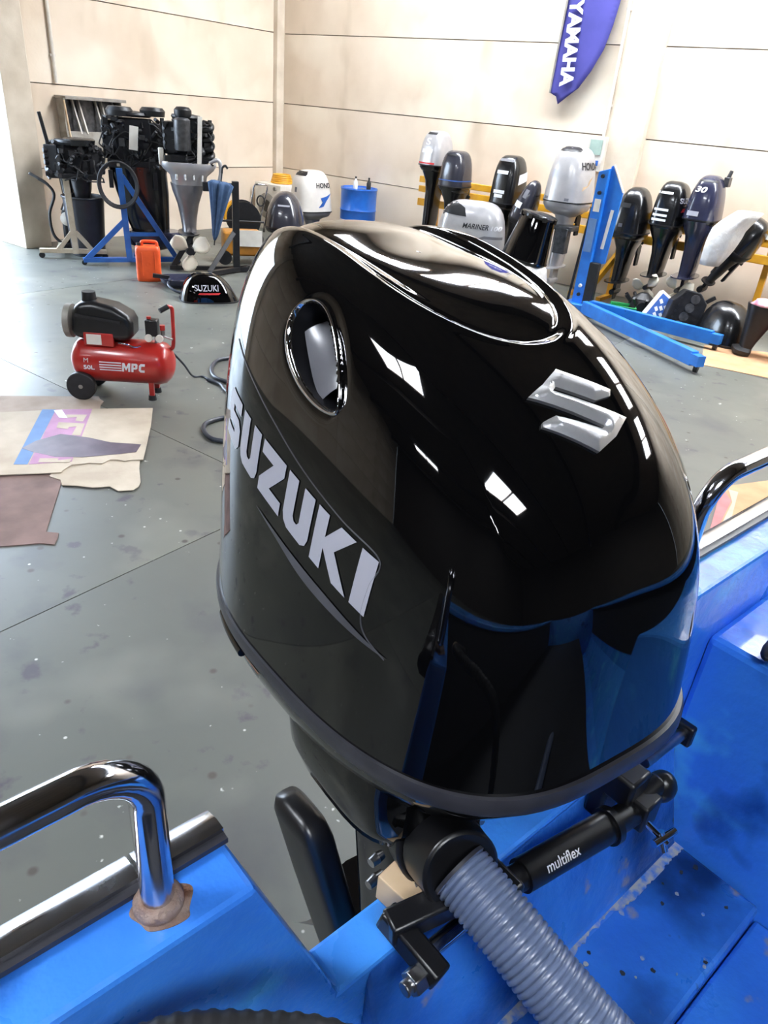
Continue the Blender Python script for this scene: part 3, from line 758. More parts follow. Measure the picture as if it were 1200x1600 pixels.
MM('prop_white', (232, 224, 206), (220, 210, 192), scale=8, rough=.4)
MM('yellow_paint', (226, 168, 44), (206, 146, 36), scale=6, rough=.45)
MM('hoist_blue', (38, 124, 214), (32, 106, 194), scale=7, rough=.35, coat=.2)
overlay(MT['hoist_blue'], (40, 44, 60), 9, .68, .74, off=3)
MM('stand_blue', (40, 96, 170), (32, 80, 148), scale=8, rough=.4)
MM('stand_beige', (190, 178, 156), (170, 156, 134), scale=8, rough=.5)
MM('red_paint', (176, 40, 34), (160, 32, 28), scale=6, rough=.28, coat=.3)
MM('orange_plastic', (232, 92, 40), (216, 78, 32), scale=8, rough=.4)
MM('bin_plastic', (34, 36, 44), (26, 28, 34), scale=10, rough=.4)
MM('grey_metal', (150, 146, 138), (128, 122, 114), scale=9, rough=.5, metal=.2)
MM('white_metal', (226, 222, 212), (212, 206, 196), scale=7, rough=.35)
MM('white_cloth', (235, 233, 228), (222, 218, 212), scale=10, rough=.9, bump=.3, bscale=30)
MM('plastic_sheet', (216, 212, 204), (196, 190, 180), scale=9, rough=.5, bump=.4, bscale=26)
MM('tarp', (120, 128, 122), (96, 104, 98), scale=12, rough=.8, bump=.5, bscale=22)
MM('blue_fabric', (62, 88, 122), (48, 72, 104), scale=14, rough=.8)
MM('green_plastic', (24, 138, 72), (18, 118, 60), scale=8, rough=.45)
MM('drum_blue', (36, 104, 196), (30, 90, 178), scale=6, rough=.3, coat=.2)
MM('banner_blue', (64, 62, 140), (54, 54, 128), scale=3, rough=.7)
MM('card', (168, 152, 138), (150, 134, 120), scale=5, rough=.85, bump=.15, bscale=14)
MM('card_pale', (186, 174, 156), (168, 154, 136), scale=4, rough=.85, bump=.15, bscale=14)
MM('card_brown', (126, 102, 96), (104, 84, 78), scale=5, rough=.85, bump=.15, bscale=14)
MM('card_tan', (192, 150, 112), (174, 132, 96), scale=5, rough=.85)
MM('print_blue', (104, 136, 180), (96, 126, 170), scale=9, rough=.8)
MM('print_pink', (176, 132, 164), (164, 122, 152), scale=9, rough=.8)
MM('print_red', (206, 120, 120), (196, 108, 108), scale=9, rough=.8)
MM('print_deepblue', (40, 90, 170), rough=.6)
MM('red_print', (200, 40, 44), rough=.5)
MM('oil_stain', (96, 82, 92), (78, 66, 76), scale=8, rough=.5)
MM('pink_cloth', (232, 130, 150), (236, 200, 205), scale=9, rough=.8)
MM('glass_green', (160, 182, 172), rough=.15)
MM('conduit_white', (214, 208, 198), rough=.5)
MM('rubber_hose', (46, 52, 64), (36, 40, 50), scale=20, rough=.4)
MM('text_black', (30, 30, 34), rough=.5)
MM('text_grey', (110, 110, 116), rough=.5)

def rthing(name, label, cat, x, y, z=0.0, yaw=0.0, group=None, rx=0.0, ry=0.0):
    return thing(name, label, cat, RW(x, y, z), (R(rx), R(ry), YAW + R(yaw)), group)

# ------------------------------------------------------------------ small outboards
class Stick:
    """lays flat print on a shell"""
    def __init__(s, obj): s.o = obj; s.b = BVHTree.FromPolygons([v.co.copy() for v in obj.data.vertices], [tuple(p.vertices) for p in obj.data.polygons])
    AXES = {'rear': (Vector((0, -2, 0)), Vector((1, 0, 0)), Vector((0, 1, 0))), 'right': (Vector((2, 0, 0)), Vector((0, 1, 0)), Vector((-1, 0, 0))), 'left': (Vector((-2, 0, 0)), Vector((0, -1, 0)), Vector((1, 0, 0)))}
    def pt(s, face, u, z, lift=.004):
        o, ax, d = s.AXES[face]
        h, n, _, _ = s.b.ray_cast(o + ax * u + Vector((0, 0, z)), d)
        if h is None: h, n, _, _ = s.b.find_nearest(o * .1 + ax * u + Vector((0, 0, z)))
        if n.dot(d) > 0: n = -n
        return h + n * lift
    def poly(s, face, pts, mat, name='decal', step=.05, lift=.004):
        return drape(name, [pts], lambda u, z, l: s.pt(face, u, z, lift), mat, s.o, step=step)
    def rect(s, face, u, z, w, h, mat, name='decal', lift=.004, sk=0.0):
        return s.poly(face, [(u - w / 2 - sk, z - h / 2), (u + w / 2 - sk, z - h / 2), (u + w / 2 + sk, z + h / 2), (u - w / 2 + sk, z + h / 2)], mat, name, lift=lift)
    def word(s, face, text, u, z, h, w, mat, fat=.02, shear=0.0, slope=0.0):
        o, ax, d = s.AXES[face]
        M = AX(ax * u + Vector((0, 0, z)), ax + Vector((0, 0, slope)), Vector((0, 0, 1)))
        return lettering(text, mat, s.o, M, h, w, fat, shear, bend=lambda p: s.pt(face, p.dot(ax), p.z, .005))

def shell(W, L, H, n=3.0, p=3.2, kx=.14, back=.05, front=.05, slope=0.0, k=36):
    rings = []
    for e in (0, .004, .03, .10, .22, .40, .62, .85, 1.08, 1.28, 1.43, 1.53):
        r = math.cos(e) ** (2 / p); z = math.sin(e) ** (2 / p) if e else 0
        ring = []
        for x, y in superellipse(W / 2, L / 2, n, k):
            yy = y * r * (1 - (back if y < 0 else front) * z * 2 / L)
            ring.append((x * r * (1 - kx * z), yy, z * (H + slope * yy)))
        rings.append(ring)
    return rings

def propeller(parent, c, mat, r=.12, hub=.035, mat_hub=None, n=3, phase=.5):
    pr = G().cyl((c[0], c[1] + .04, c[2]), (c[0], c[1] - .08, c[2]), hub, hub * .75, 16).obj('propeller', mat_hub or mat, parent)
    for k in range(n):
        a0 = 2 * math.pi * k / n + phase; V = []
        for i in range(6):
            for j in range(6):
                rr = hub * .8 + (r - hub * .8) * i / 5; w = 1.25 * math.sin(math.pi * (.22 + .68 * i / 5)) ** .8
                a = a0 + (j / 5 - .5) * w
                V.append((c[0] + rr * math.cos(a), c[1] - .02 + (j / 5 - .5) * .07, c[2] + rr * math.sin(a)))
        o = link_mesh('blade', V, [(i * 6 + j, i * 6 + j + 1, (i + 1) * 6 + j + 1, (i + 1) * 6 + j) for i in range(5) for j in range(5)], mat, pr)
        md = o.modifiers.new('thick', 'SOLIDIFY'); md.thickness = .008
    return pr

def drive(root, leg, leg_len, prop, s=1.0, top=.10, prop_r=.12, mat_hub=None, phase=.5, clamp=True):
    """drive leg, plate, gearcase, skeg, propeller under z = 0 (rear is -y)"""
    zl = -leg_len
    G().loft([[(x, y, z) for x, y in superellipse(w * s, l * s, 2.6, 24, 0, cy)] for w, l, cy, z in
              ((.105, .17, .02, -.02), (.10, .15, .03, -.09), (.07, .115, .03, -.20), (.055, .10, .02, -.34), (.048, .095, .0, zl * .62), (.042, .09, -.02, zl * .74))]).obj('drive_leg', leg, root, angle=50)
    G().prism(superellipse(.075 * s, .17 * s, 2.4, 24, 0, -.06), .012, Matrix.Translation((0, 0, zl * .72))).obj('antiventilation_plate', leg, root, smooth=False)
    G().loft([[(r * math.cos(a), yy, zl * .88 + r * math.sin(a)) for a in [2 * math.pi * k / 16 for k in range(16)]] for yy, r in ((.13, .004), (.10, .026), (.03, .04), (-.10, .042), (-.16, .034))]).add([(x, y, z) for z in (zl * .72, zl * .86) for x, y in ((-.02, -.09), (.02, -.09), (.02, .07), (-.02, .07))], [(0, 1, 5, 4), (1, 2, 6, 5), (2, 3, 7, 6), (3, 0, 4, 7)]).obj('gearcase', leg, root, angle=50)
    G().prism([(-.10, zl * .90), (.06, zl * .90), (.0, zl), (-.08, zl)], .012, AX((-.006, 0, 0), (0, 1, 0), (0, 0, 1))).obj('skeg', leg, root, smooth=False)
    if prop: propeller(root, (0, -.20, zl * .88), prop, prop_r, .034, mat_hub or MT['black_part'], 3, phase)
    if clamp:
        G().box((0, .21, -.16), (.20, .10, .22)).box((-.08, .25, -.30), (.03, .10, .24)).box((.08, .25, -.30), (.03, .10, .24)).cyl((-.13, .22, -.14), (.13, .22, -.14), .02, None, 12).obj('clamp_bracket', MT['black_part'], root, bevel=.006)

def outboard(label, x, y, z, cowl, leg, W=.34, L=.46, H=.44, yaw=0.0, rx=0.0, ry=0.0, leg_len=.85, prop=None, low=None, group=None, kind_kw=None, handle=True, s=1.0, prop_r=.12, mat_hub=None, phase=.5, low_h=.11, clamp=True):
    root = rthing('outboard_motor', label, 'outboard motor', x, y, z, yaw, group, rx, ry)
    c = G().loft(shell(W, L, H, **(kind_kw or {}))).obj('cowl', cowl, root, angle=60)
    G().loft([[(x_, y_, zz_) for x_, y_ in superellipse(W / 2 * a, L / 2 * a, 3, 36, 0, dy)] for a, dy, zz_ in ((.97, 0, .004), (.97, 0, -low_h * .3), (.86, .01, -low_h * .7), (.55, .02, -low_h), (.45, .02, -low_h - .02))]).obj('lower_cowl', low or leg, root, angle=50)
    G().loft([[(x_, y_, zz_) for x_, y_ in superellipse(W / 2 * 1.015, L / 2 * 1.012, (kind_kw or {}).get('n', 3), 36)] for zz_ in (.003, -.012)], caps=False).obj('seam_band', MT['black_part'], root)
    drive(root, leg, leg_len, prop, s, prop_r=prop_r, mat_hub=mat_hub, phase=phase, clamp=clamp)
    return root, Stick(c)

RACK = 'outboards hung on the yellow wall rack'
# silver and black, leftmost on the rack
r, k = outboard('silver topped slim outboard, leftmost on the yellow wall rack', 3.67, -.62, 1.34, MT['silver_paint'], MT['black_paint'], .36, .50, .42, leg_len=1.15, kind_kw=dict(kx=.10, back=.06, n=3.6, p=4), group=RACK, s=1.5)
k.word('rear', 'S', -.05, .24, .09, .07, MT['white_print']); k.rect('rear', -.01, .17, .17, .05, MT['white_print'], sk=.004); k.rect('rear', 0, .385, .15, .03, MT['black_part'], 'air_slot'); k.rect('rear', 0, .02, .25, .02, MT['red_print'], 'pinstripe')
# dark grey with blue stripe
r, k = outboard('dark grey outboard with thin blue stripe beside the silver topped one', 4.15, -.82, 1.13, MT['charcoal_paint'], MT['black_paint'], .37, .46, .43, leg_len=.85, kind_kw=dict(kx=.08, p=4.2, n=3.4), group=RACK, s=1.5)
k.rect('rear', 0, .07, .30, .012, MT['print_deepblue'], 'pinstripe'); k.rect('right', 0, .07, .36, .012, MT['print_deepblue'], 'pinstripe'); k.rect('rear', 0, .375, .16, .025, MT['black_part'], 'air_slot')
# black with white bars
r, k = outboard('black outboard with white bars, behind the silver MARINER cowl', 4.93, -.72, 1.02, MT['black_paint'], MT['black_paint'], .37, .50, .56, leg_len=.9, kind_kw=dict(kx=.08, back=.05, n=3.8, p=4), group=RACK, s=1.5)
for zz_, w in ((.36, .16), (.13, .16), (.08, .12)): k.rect('rear', -.01, zz_, w, .04, MT['white_print'])
k.poly('right', [(-.10, .22), (.14, .27), (.16, .38), (-.08, .34)], MT['white_print']); k.rect('rear', 0, .50, .2, .03, MT['text_grey'], 'air_slot')
# leaning oval one
r, k = outboard('dark grey oval outboard leaning right, above the upturned bucket', 5.33, -1.00, .90, MT['charcoal_paint'], MT['black_part'], .28, .42, .46, ry=16, leg_len=.78, s=1.3, kind_kw=dict(kx=.25, p=2.6, n=2.6))
k.rect('rear', -.03, .16, .09, .07, MT['white_print']); k.rect('rear', .0, .30, .05, .10, MT['text_grey'])
# big silver one with HONDA
r, k = outboard('large silver outboard marked HONDA standing behind the blue hoist', 5.84, -.84, 1.16, MT['silver_paint'], MT['silver_paint'], .52, .66, .60, leg_len=1.1, low=MT['silver_paint'], kind_kw=dict(kx=.16, back=.05, p=4.2, n=3), s=1.5, low_h=.16)
k.word('right', 'HONDA', -.20, .36, .085, .36, MT['text_black'], fat=.03); k.rect('rear', .0, .57, .26, .05, MT['black_part'], 'air_slot')
k.poly('right', [(-.18, .13), (-.02, .20), (.08, .30), (-.03, .25), (-.08, .17), (-.16, .18)], MT['wood'])
k.poly('rear', superellipse(.045, .05, 2, 16, -.10, .30), MT['decal_grey'])
for u in (-.15, .12): k.rect('rear', u, .03, .05, .03, MT['text_grey'])
G().box((.0, -.12, -.30), (.44, .22, .06)).cyl((-.1, -.2, -.27), (-.1, -.2, -.42), .05, None, 14).box((.1, -.18, -.45), (.16, .12, .3)).obj('steering_bracket', MT['engine_grey'], r, bevel=.01)

# right of the hoist
r, k = outboard('black outboard with faded beige top hanging right of the hoist', 6.62, -.60, .90, MT['black_paint'], MT['black_paint'], .42, .54, .50, leg_len=.82, kind_kw=dict(kx=.18, p=3.0, n=3.4), group=RACK, s=1.6)
sm = MT['black_paint']
k.rect('rear', -.06, .30, .16, .05, MT['black_part'], 'air_slot'); k.rect('rear', -.04, .08, .05, .04, MT['decal_swoosh'])
r2, k = outboard('black outboard with stacked silver bars left of the one marked 30', 7.05, -.58, 1.05, MT['black_paint'], MT['black_paint'], .36, .54, .46, leg_len=.82, prop=MT['prop_white'], kind_kw=dict(kx=.10, n=3.8, slope=-.1, p=3.8), group=RACK, s=1.7, prop_r=.18, phase=.9)
for zz_ in (.34, .16, .10, .05): k.rect('rear', -.04, zz_, .17, .025, MT['white_print'])
k.word('right', 'SUZUKI', -.20, .24, .06, .34, MT['decal_grey'], fat=.03); k.rect('right', .0, .17, .30, .04, MT['red_print'], sk=.02)
r3, k = outboard('navy outboard marked 30 hanging next to the white cloth', 7.43, -.60, 1.16, MT['navy_paint'], MT['navy_paint'], .39, .54, .46, leg_len=.90, prop=MT['prop_white'], kind_kw=dict(kx=.20, p=3.4, n=3), group=RACK, s=1.8, prop_r=.19, phase=.3, low=MT['black_paint'])
k.word('rear', '30', -.10, .28, .06, .13, MT['white_print'], fat=.03, shear=.2); k.rect('rear', -.05, .06, .13, .05, MT['decal_grey']); k.rect('rear', 0, .40, .20, .02, MT['black_part'], 'air_slot')
G().cyl((.12, .10, .36), (.15, .12, .52), .03, .02, 12).box((.14, .10, .40), (.06, .12, .10)).obj('tiller_bracket', MT['engine_grey'], r3, bevel=.006)
r4, k = outboard('tilted black outboard under a white cloth, rightmost on the rack', 7.92, -.62, .90, MT['black_paint'], MT['engine_dark'], .34, .46, .38, ry=28, leg_len=.62, kind_kw=dict(kx=.12), group=RACK)
# white cloth over it
def cloth(name, label, cat, rootargs, pts_rings, mat):
    o = rthing(name, label, cat, **rootargs)
    c = G().loft(pts_rings, caps=True).obj('cloth', mat, o, angle=180)
    return o
rings = []
for i in range(10):
    f_ = i / 9; z_ = -.34 + .60 * f_; w = .05 + .12 * math.sin(math.pi * min(1, .15 + f_ * .62)); cx = -.08 + .16 * f_ + (.12 * max(0, f_ - .7) / .3); d = .06 + .09 * math.sin(math.pi * (.15 + .6 * f_))
    rings.append([(cx + w * math.cos(a) * (1 + .07 * math.sin(5 * a + 3 * f_)), -.05 + d * math.sin(a) * (1 + .08 * math.cos(4 * a + 5 * f_)), z_) for a in [2 * math.pi * j / 40 for j in range(40)]])
cloth('cloth_cover', 'white cloth draped over the tilted outboard at the rack end', 'cloth', dict(x=7.80, y=-.86, z=1.06), rings, MT['white_cloth'])

# ------------------------------------------------------------------ MARINER powerhead
r, k = outboard('wide silver outboard cowl lettered MARINER low before the wall', 4.86, -1.42, .47, MT['silver_paint'], MT['engine_grey'], .44, .90, .58, yaw=-68, leg_len=.46, kind_kw=dict(kx=.10, p=4.2, n=3.6, slope=.0), clamp=False, low=MT['pewter_paint'], low_h=.06)
k.word('right', 'MARINER', -.09, .27, .062, .33, MT['text_black'], fat=.012, shear=.2, slope=.0); k.word('right', '100', .27, .27, .055, .13, MT['white_print'], fat=.02, shear=.2)
k.poly('right', [(-.42, .42), (-.06, .40), (-.09, .50), (-.20, .555), (-.40, .555)], MT['black_part'], 'air_intake')
k.poly('right', [(-.42, .20), (-.30, .19), (-.16, .12), (.02, .13), (.2, .20), (.42, .20), (.42, .17), (.2, .165), (.02, .10), (-.18, .09), (-.30, .16), (-.42, .17)], MT['pewter_paint'], 'swoosh')
G().box((.0, .0, -.28), (.3, .5, .3)).cyl((.1, .2, -.15), (.1, .2, -.44), .07, None, 14).cyl((-.1, -.2, -.1), (-.1, -.2, -.45), .09, None, 14).obj('support_frame', MT['engine_dark'], r, bevel=.01)
rings = [[((.34 - .02 * i) * math.cos(a) * (1 + .12 * math.sin(3 * a + i)), (.22 - .012 * i) * math.sin(a) * (1 + .1 * math.cos(5 * a + i)), .07 * i) for a in [2 * math.pi * j / 36 for j in range(36)]] for i in range(6)]
cloth('tarpaulin', 'crumpled grey green tarpaulin below the MARINER cowl', 'tarpaulin', dict(x=5.12, y=-1.95), rings, MT['tarp'])

# ------------------------------------------------------------------ upturned bucket on a sheeted block
b = rthing('upturned_bucket', 'glossy black upturned bucket tilted on a white plastic sheet', 'bucket', 5.76, -1.62, .50, ry=9, rx=-6)
G().lathe([(.26, 0), (.285, .0), (.29, .025), (.28, .04), (.205, .50), (.20, .52)], 40).obj('bucket_wall', MT['black_gloss'], b)
G().lathe([(.20, .50), (.225, .50), (.228, .525), (.215, .545), (.17, .56), (.06, .565)], 12).obj('bucket_base', MT['black_paint'], b, angle=30)
for q in range(8): a = 2 * math.pi * q / 8; G().box((.222 * math.cos(a), .222 * math.sin(a), .51), (.02, .05, .05), (0, 0, a)).obj('rib', MT['black_paint'], b)
rings = []
for i, (rr, z_) in enumerate(((.36, 0), (.35, .14), (.32, .30), (.30, .42), (.27, .47), (.10, .485))):
    rings.append([(rr * math.cos(a) * (1 + .05 * math.sin(7 * a + i * .4)), rr * math.sin(a) * (1 + .05 * math.cos(6 * a)), z_ + .008 * math.sin(5 * a)) for a in [2 * math.pi * j / 48 for j in range(48)]])
cloth('plastic_sheet', 'white plastic sheet bundled under the upturned black bucket', 'plastic sheet', dict(x=5.76, y=-1.62), rings, MT['plastic_sheet'])

# ------------------------------------------------------------------ yellow wall rack
rk = rthing('wall_rack', 'yellow steel rack of three rails along the back wall', 'rack', 3.2, -.28)
for z_, h in ((1.10, .085), (.97, .085), (.79, .10)):
    G().box((1.45, .0, z_), (2.9, .05, h)).obj('rail', MT['yellow_paint'], rk, smooth=False, bevel=.006)
    G().box((5.2, .0, z_), (4.5, .05, h)).obj('rail', MT['yellow_paint'], rk, smooth=False, bevel=.006)
for x_ in (.3, 1.6, 2.8, 3.2, 5.0, 6.6):
    G().box((x_, .06, .57), (.07, .06, 1.14)).obj('post', MT['yellow_paint'], rk, smooth=False, bevel=.006)
    G().bar((x_, .04, .02), (x_, -.30, .02), .06, .05).obj('foot', MT['yellow_paint'], rk, smooth=False)
G().bar((3.05, -.42, .05), (3.35, .0, .80), .06, .06).obj('brace', MT['yellow_paint'], rk, smooth=False)
G().box((5.2, -.02, 1.035), (4.5, .03, .045)).obj('web', MT['white_metal'], rk, smooth=False)

# ------------------------------------------------------------------ blue engine hoist
h = rthing('engine_hoist', 'tall blue steel engine hoist with two splayed floor legs', 'engine hoist', 6.54, -1.52)
G().add([(-.085, -.06, .10), (.055, -.06, .10), (.055, .06, .10), (-.085, .06, .10), (-.07, -.06, 1.56), (.05, -.06, 1.60), (.05, .06, 1.60), (-.07, .06, 1.56)], [(3, 2, 1, 0), (4, 5, 6, 7), (0, 1, 5, 4), (1, 2, 6, 5), (2, 3, 7, 6), (3, 0, 4, 7)]).obj('mast', MT['hoist_blue'], h, smooth=False, bevel=.006)
G().prism([(.04, 1.62), (.07, 1.64), (.23, 1.38), (.20, .62), (.10, .58), (.04, .60)], .03, AX((0, .03, 0), (1, 0, 0), (0, 0, 1))).obj('mast_plate', MT['hoist_blue'], h, smooth=False, bevel=.003)
G().bar((.065, .016, 1.64), (.232, .016, 1.375), .034, .012, (1, 0, 1)).obj('plate_edge', MT['white_metal'], h, smooth=False)
G().box((.145, -.004, .98), (.035, .012, .42), (0, R(4), 0)).obj('scale_strip', MT['white_metal'], h, smooth=False)
G().box((-.01, -.064, 1.22), (.07, .008, .13)).obj('label_plate', MT['white_metal'], h, smooth=False)
G().box((-.02, -.064, .90), (.09, .008, .36)).obj('jack_cover', MT['print_blue'], h, smooth=False)
for z_, m_ in ((1.52, 'black_part'), (1.35, 'black_part'), (.34, 'white_metal'), (.24, 'black_part')): G().cyl((-.01, -.062, z_), (-.01, -.085, z_), .022, .018, 14).obj('bolt', MT[m_], h)
G().box((.10, -.02, .34), (.12, .08, .55)).obj('ram_housing', MT['black_part'], h, bevel=.008)
G().cyl((-.20, .10, .12), (-.13, .10, 1.18), .016, None, 12).obj('pump_rod', MT['black_part'], h)
G().box((.02, .0, .09), (.36, .30, .10)).obj('base_frame', MT['hoist_blue'], h, bevel=.01)
for e, s0 in (((1.62, -.20, .125), (.12, -.02, .125)), ((1.74, -1.22, .125), (.12, -.14, .125))):
    lg = G().bar(s0, e, .075, .14).obj('leg', MT['hoist_blue'], h, smooth=False, bevel=.004)
    d_ = (Vector(e) - Vector(s0)).normalized(); e_ = Vector(e)
    G().bar(e_ - d_ * .02, e_ + d_ * .10, .09, .10).obj('leg_end', MT['hoist_blue'], lg, smooth=False)
    G().cyl(e_ + d_ * .06 + Vector((-.02, 0, -.075)), e_ + d_ * .06 + Vector((.02, .0, -.075)), .040, None, 18).obj('castor', MT['black_part'], lg)
for x_, y_ in ((-.10, .12), (-.10, -.12)): G().cyl((x_ - .02, y_, .04), (x_ + .02, y_, .04), .04, None, 16).obj('castor', MT['black_part'], h)

# ------------------------------------------------------------------ wall fittings
eb = rthing('switch_box', 'grey electrical switch box with blue switches high on the back wall', 'switch box', 5.80, -.115, 1.48)
G().box((0, -.02, .20), (.22, .13, .40)).obj('housing', MT['conduit_white'], eb, bevel=.01)
G().box((0, -.09, .28), (.16, .012, .17)).obj('cover_window', MT['glass_green'], eb, smooth=False)
for x_ in (-.05, .05): G().box((x_, -.09, .10), (.035, .014, .06)).obj('switch', MT['print_deepblue'], eb, smooth=False)
cn = rthing('wall_conduit', 'thin white conduit running up from the switch box', 'conduit', 5.84, -.125, 1.88); G().cyl((0, 0, 0), (.0, 0, 4.1), .018, None, 10).obj('pipe', MT['conduit_white'], cn)
for z_ in (.35, 1.35, 2.4): G().box((0, .01, z_), (.06, .03, .03)).obj('clip', MT['conduit_white'], cn)
cn = rthing('wall_conduit', 'thin white conduit on the left wall near the pillar', 'conduit', .03, -4.06, 1.92); G().cyl((0, 0, 0), (0, 0, 4.06), .022, None, 10).obj('pipe', MT['conduit_white'], cn)
for z_ in (.3, 1.3): G().box((-.01, 0, z_), (.03, .07, .03)).obj('clip', MT['conduit_white'], cn)
# feather banner
bn = rthing('feather_banner', 'blue feather banner with white YAMAHA lettering on the back wall', 'banner', 5.0, -.13, 2.2)
pl_ = [(.001, .122), (.014, .649), (.034, 1.116), (.06, 1.9), (.14, 2.6), (.36, 3.1), (.62, 3.0), (.74, 2.5), (.75, 1.8), (.711, 1.116), (.678, .862), (.624, .613), (.519, .380), (.389, .193), (.236, .085), (.128, .0), (.091, .084)]
V, Fc = [], []
Mb = AX((0, 0, 0), (1, 0, 0), (0, 0, 1))
bo = drape('banner_cloth', [pl_], lambda x_, z_, l: Vector((x_, .018 * math.sin(9 * x_ + 1.3 * z_) - .006, z_)), MT['banner_blue'], bn, step=.09)
md = bo.modifiers.new('thick', 'SOLIDIFY'); md.thickness = .003
lettering('YAMAHA', MT['white_print'], bo, AX((.085, -.03, 1.125), (.045, 0, -1), (1, 0, .045)), .185, .93, fat=.045)
G().tube([(-.004, 0, .12), (.01, 0, .65), (.03, 0, 1.116), (.055, 0, 1.9), (.135, 0, 2.6), (.36, 0, 3.12), (.62, 0, 3.02)], .012, 10).obj('pole', MT['grey_metal'], bn)
ring_ = [(.42 + .17 * math.cos(a), -.032, 2.35 + .17 * math.sin(a)) for a in [2 * math.pi * j / 36 for j in range(36)]]
g = G().tube(ring_, .014, 6, True)
for a in (math.pi / 2, math.pi * 7 / 6, math.pi * 11 / 6): g.bar((.42, -.032, 2.35), (.42 + .15 * math.cos(a), -.032, 2.35 + .15 * math.sin(a)), .03, .008, (0, 1, 0))
g.obj('round_logo', MT['white_print'], bo)
G().cyl((.35, .0, 3.1), (.35, .10, 3.1), .012, None, 8).obj('hook', MT['grey_metal'], bn)
# louvred metal unit on the left wall
wu = rthing('slatted_wall_unit', 'grey metal wall unit with slanted slats above the left engines', 'wall unit', .02, -3.66, 1.15)
G().box((.02, 0, .42), (.03, .84, .40)).obj('back_plate', MT['engine_grey'], wu, smooth=False)
G().box((.13, 0, .615), (.26, .90, .035)).obj('top_shelf', MT['grey_metal'], wu, smooth=False, bevel=.004)
G().box((.10, .0, .11), (.17, .86, .22), (0, R(-8), 0)).obj('lower_panel', MT['grey_metal'], wu, smooth=False, bevel=.004)
for y_, w in ((-.24, .035), (-.16, .06), (.10, .035), (.18, .05), (.36, .03)): G().bar((.05, y_, .60), (.16, y_ + .03, .20), w, .02, (0, 1, 0)).obj('slat', MT['conduit_white'], wu, smooth=False)
for y_ in (-.42, .42): G().box((.09, y_, .40), (.16, .02, .42)).obj('side_plate', MT['grey_metal'], wu, smooth=False)
ps = rthing('wooden_pole', 'thin pale wooden pole leaning against the slatted wall unit', 'pole', .62, -4.18); G().cyl((0, 0, 0), (-.30, .02, 1.74), .014, .012, 10).obj('shaft', MT['wood'], ps); G().cyl((-.30, .02, 1.74), (-.302, .02, 1.76), .014, .012, 10).obj('end_cap', MT['grey_metal'], ps)

# ================================================================== LEFT GROUP (local x to the right of the picture, y away)
FACE = 54.0
def exposed(root, w, d, z0, z1, seed, silver=.25, hoses=10):
    """bare powerhead: block, heads, flywheel, ancillaries and hoses as parts of one motor"""
    rn = random.Random(seed); hh = z1 - z0; cz = (z0 + z1) / 2
    g = G().box((0, .02, cz - .02 * hh), (w * .62, d * .7, hh * .80)).box((0, -.02, z0 + .10 * hh), (w * .9, d * .85, hh * .14))
    for s in (-1, 1):
        g.box((s * w * .34, 0, cz), (w * .26, d * .55, hh * .66), (0, 0, s * .35))
        for q in range(4): g.cyl((s * w * .40, -.1 * d, z0 + hh * (.24 + .15 * q)), (s * w * .52, -.2 * d, z0 + hh * (.24 + .15 * q)), .035, .03, 12)
    g.obj('engine_block', MT['engine_dark'], root, smooth=False, bevel=.01)
    G().lathe([(.02, z1 - .06), (w * .30, z1 - .06), (w * .33, z1 - .035), (w * .31, z1 - .01), (w * .12, z1), (.02, z1 + .004)], 28).obj('flywheel', MT['black_part'], root)
    g, g2 = G(), G()
    for q in range(46):
        x_ = rn.uniform(-.5, .5) * w; z_ = rn.uniform(z0 + .08 * hh, z1 - .1 * hh); y_ = -d * rn.uniform(.30, .48)
        t_ = g2 if rn.random() < silver else g
        sx_ = rn.uniform(.02, .07)
        if rn.random() < .5: t_.box((x_, y_, z_), (sx_, rn.uniform(.03, .07), rn.uniform(.02, .10)), (0, 0, rn.uniform(-.4, .4)))
        else: t_.cyl((x_, y_, z_), (x_ + rn.uniform(-.05, .05), y_ - .05, z_ + rn.uniform(-.06, .06)), rn.uniform(.008, .025), None, 10)
    g.obj('ancillary_cluster', MT['black_part'], root, smooth=False)['kind'] = 'stuff'; g2.obj('metal_fittings', MT['engine_grey'], root, smooth=False)['kind'] = 'stuff'
    g = G()
    for q in range(hoses):
        x_ = rn.uniform(-.48, .48) * w; z_ = rn.uniform(z0 + .2 * hh, z1 - .05)
        pts = [(x_, -.40 * d, z_)]
        for e in range(4): pts.append((max(-.55 * w, min(.55 * w, pts[-1][0] + rn.uniform(-.12, .12))), -d * rn.uniform(.42, .58), max(z0, min(z1, pts[-1][2] + rn.uniform(-.16, .10)))))
        g.tube(smooth_path(pts, 5), .008, 7)
    g.obj('wiring_and_hoses', MT['black_matte'], root)['kind'] = 'stuff'

# --- beige stand on castors
sb = rthing('engine_stand', 'beige steel engine stand on castors at far left', 'engine stand', 1.12, -4.72, 0, FACE)
G().bar((.0, .0, .06), (-.02, .0, .96), .07, .06, (0, 1, 0)).obj('post', MT['stand_beige'], sb, smooth=False, bevel=.004)
G().bar((-.42, .0, .09), (.36, .02, .09), .07, .05).obj('base_rail', MT['stand_beige'], sb, smooth=False, bevel=.004)
G().bar((-.26, .64, .09), (.30, .64, .09), .07, .05).obj('base_rail', MT['stand_beige'], sb, smooth=False, bevel=.004)
G().bar((-.20, .0, .09), (-.20, .64, .09), .06, .05).obj('cross_rail', MT['stand_beige'], sb, smooth=False)
for s in (-1, 1): G().bar((s * .20, .0, .10), (s * .02, .0, .32), .05, .05, (0, 1, 0)).obj('brace', MT['stand_beige'], sb, smooth=False)
for x_, y_ in ((-.40, 0), (.34, .02), (-.24, .64), (.28, .64)): G().cyl((x_, y_ - .015, .035), (x_, y_ + .015, .035), .035, None, 16).box((x_, y_, .06), (.03, .04, .03)).obj('castor', MT['black_part'], sb)
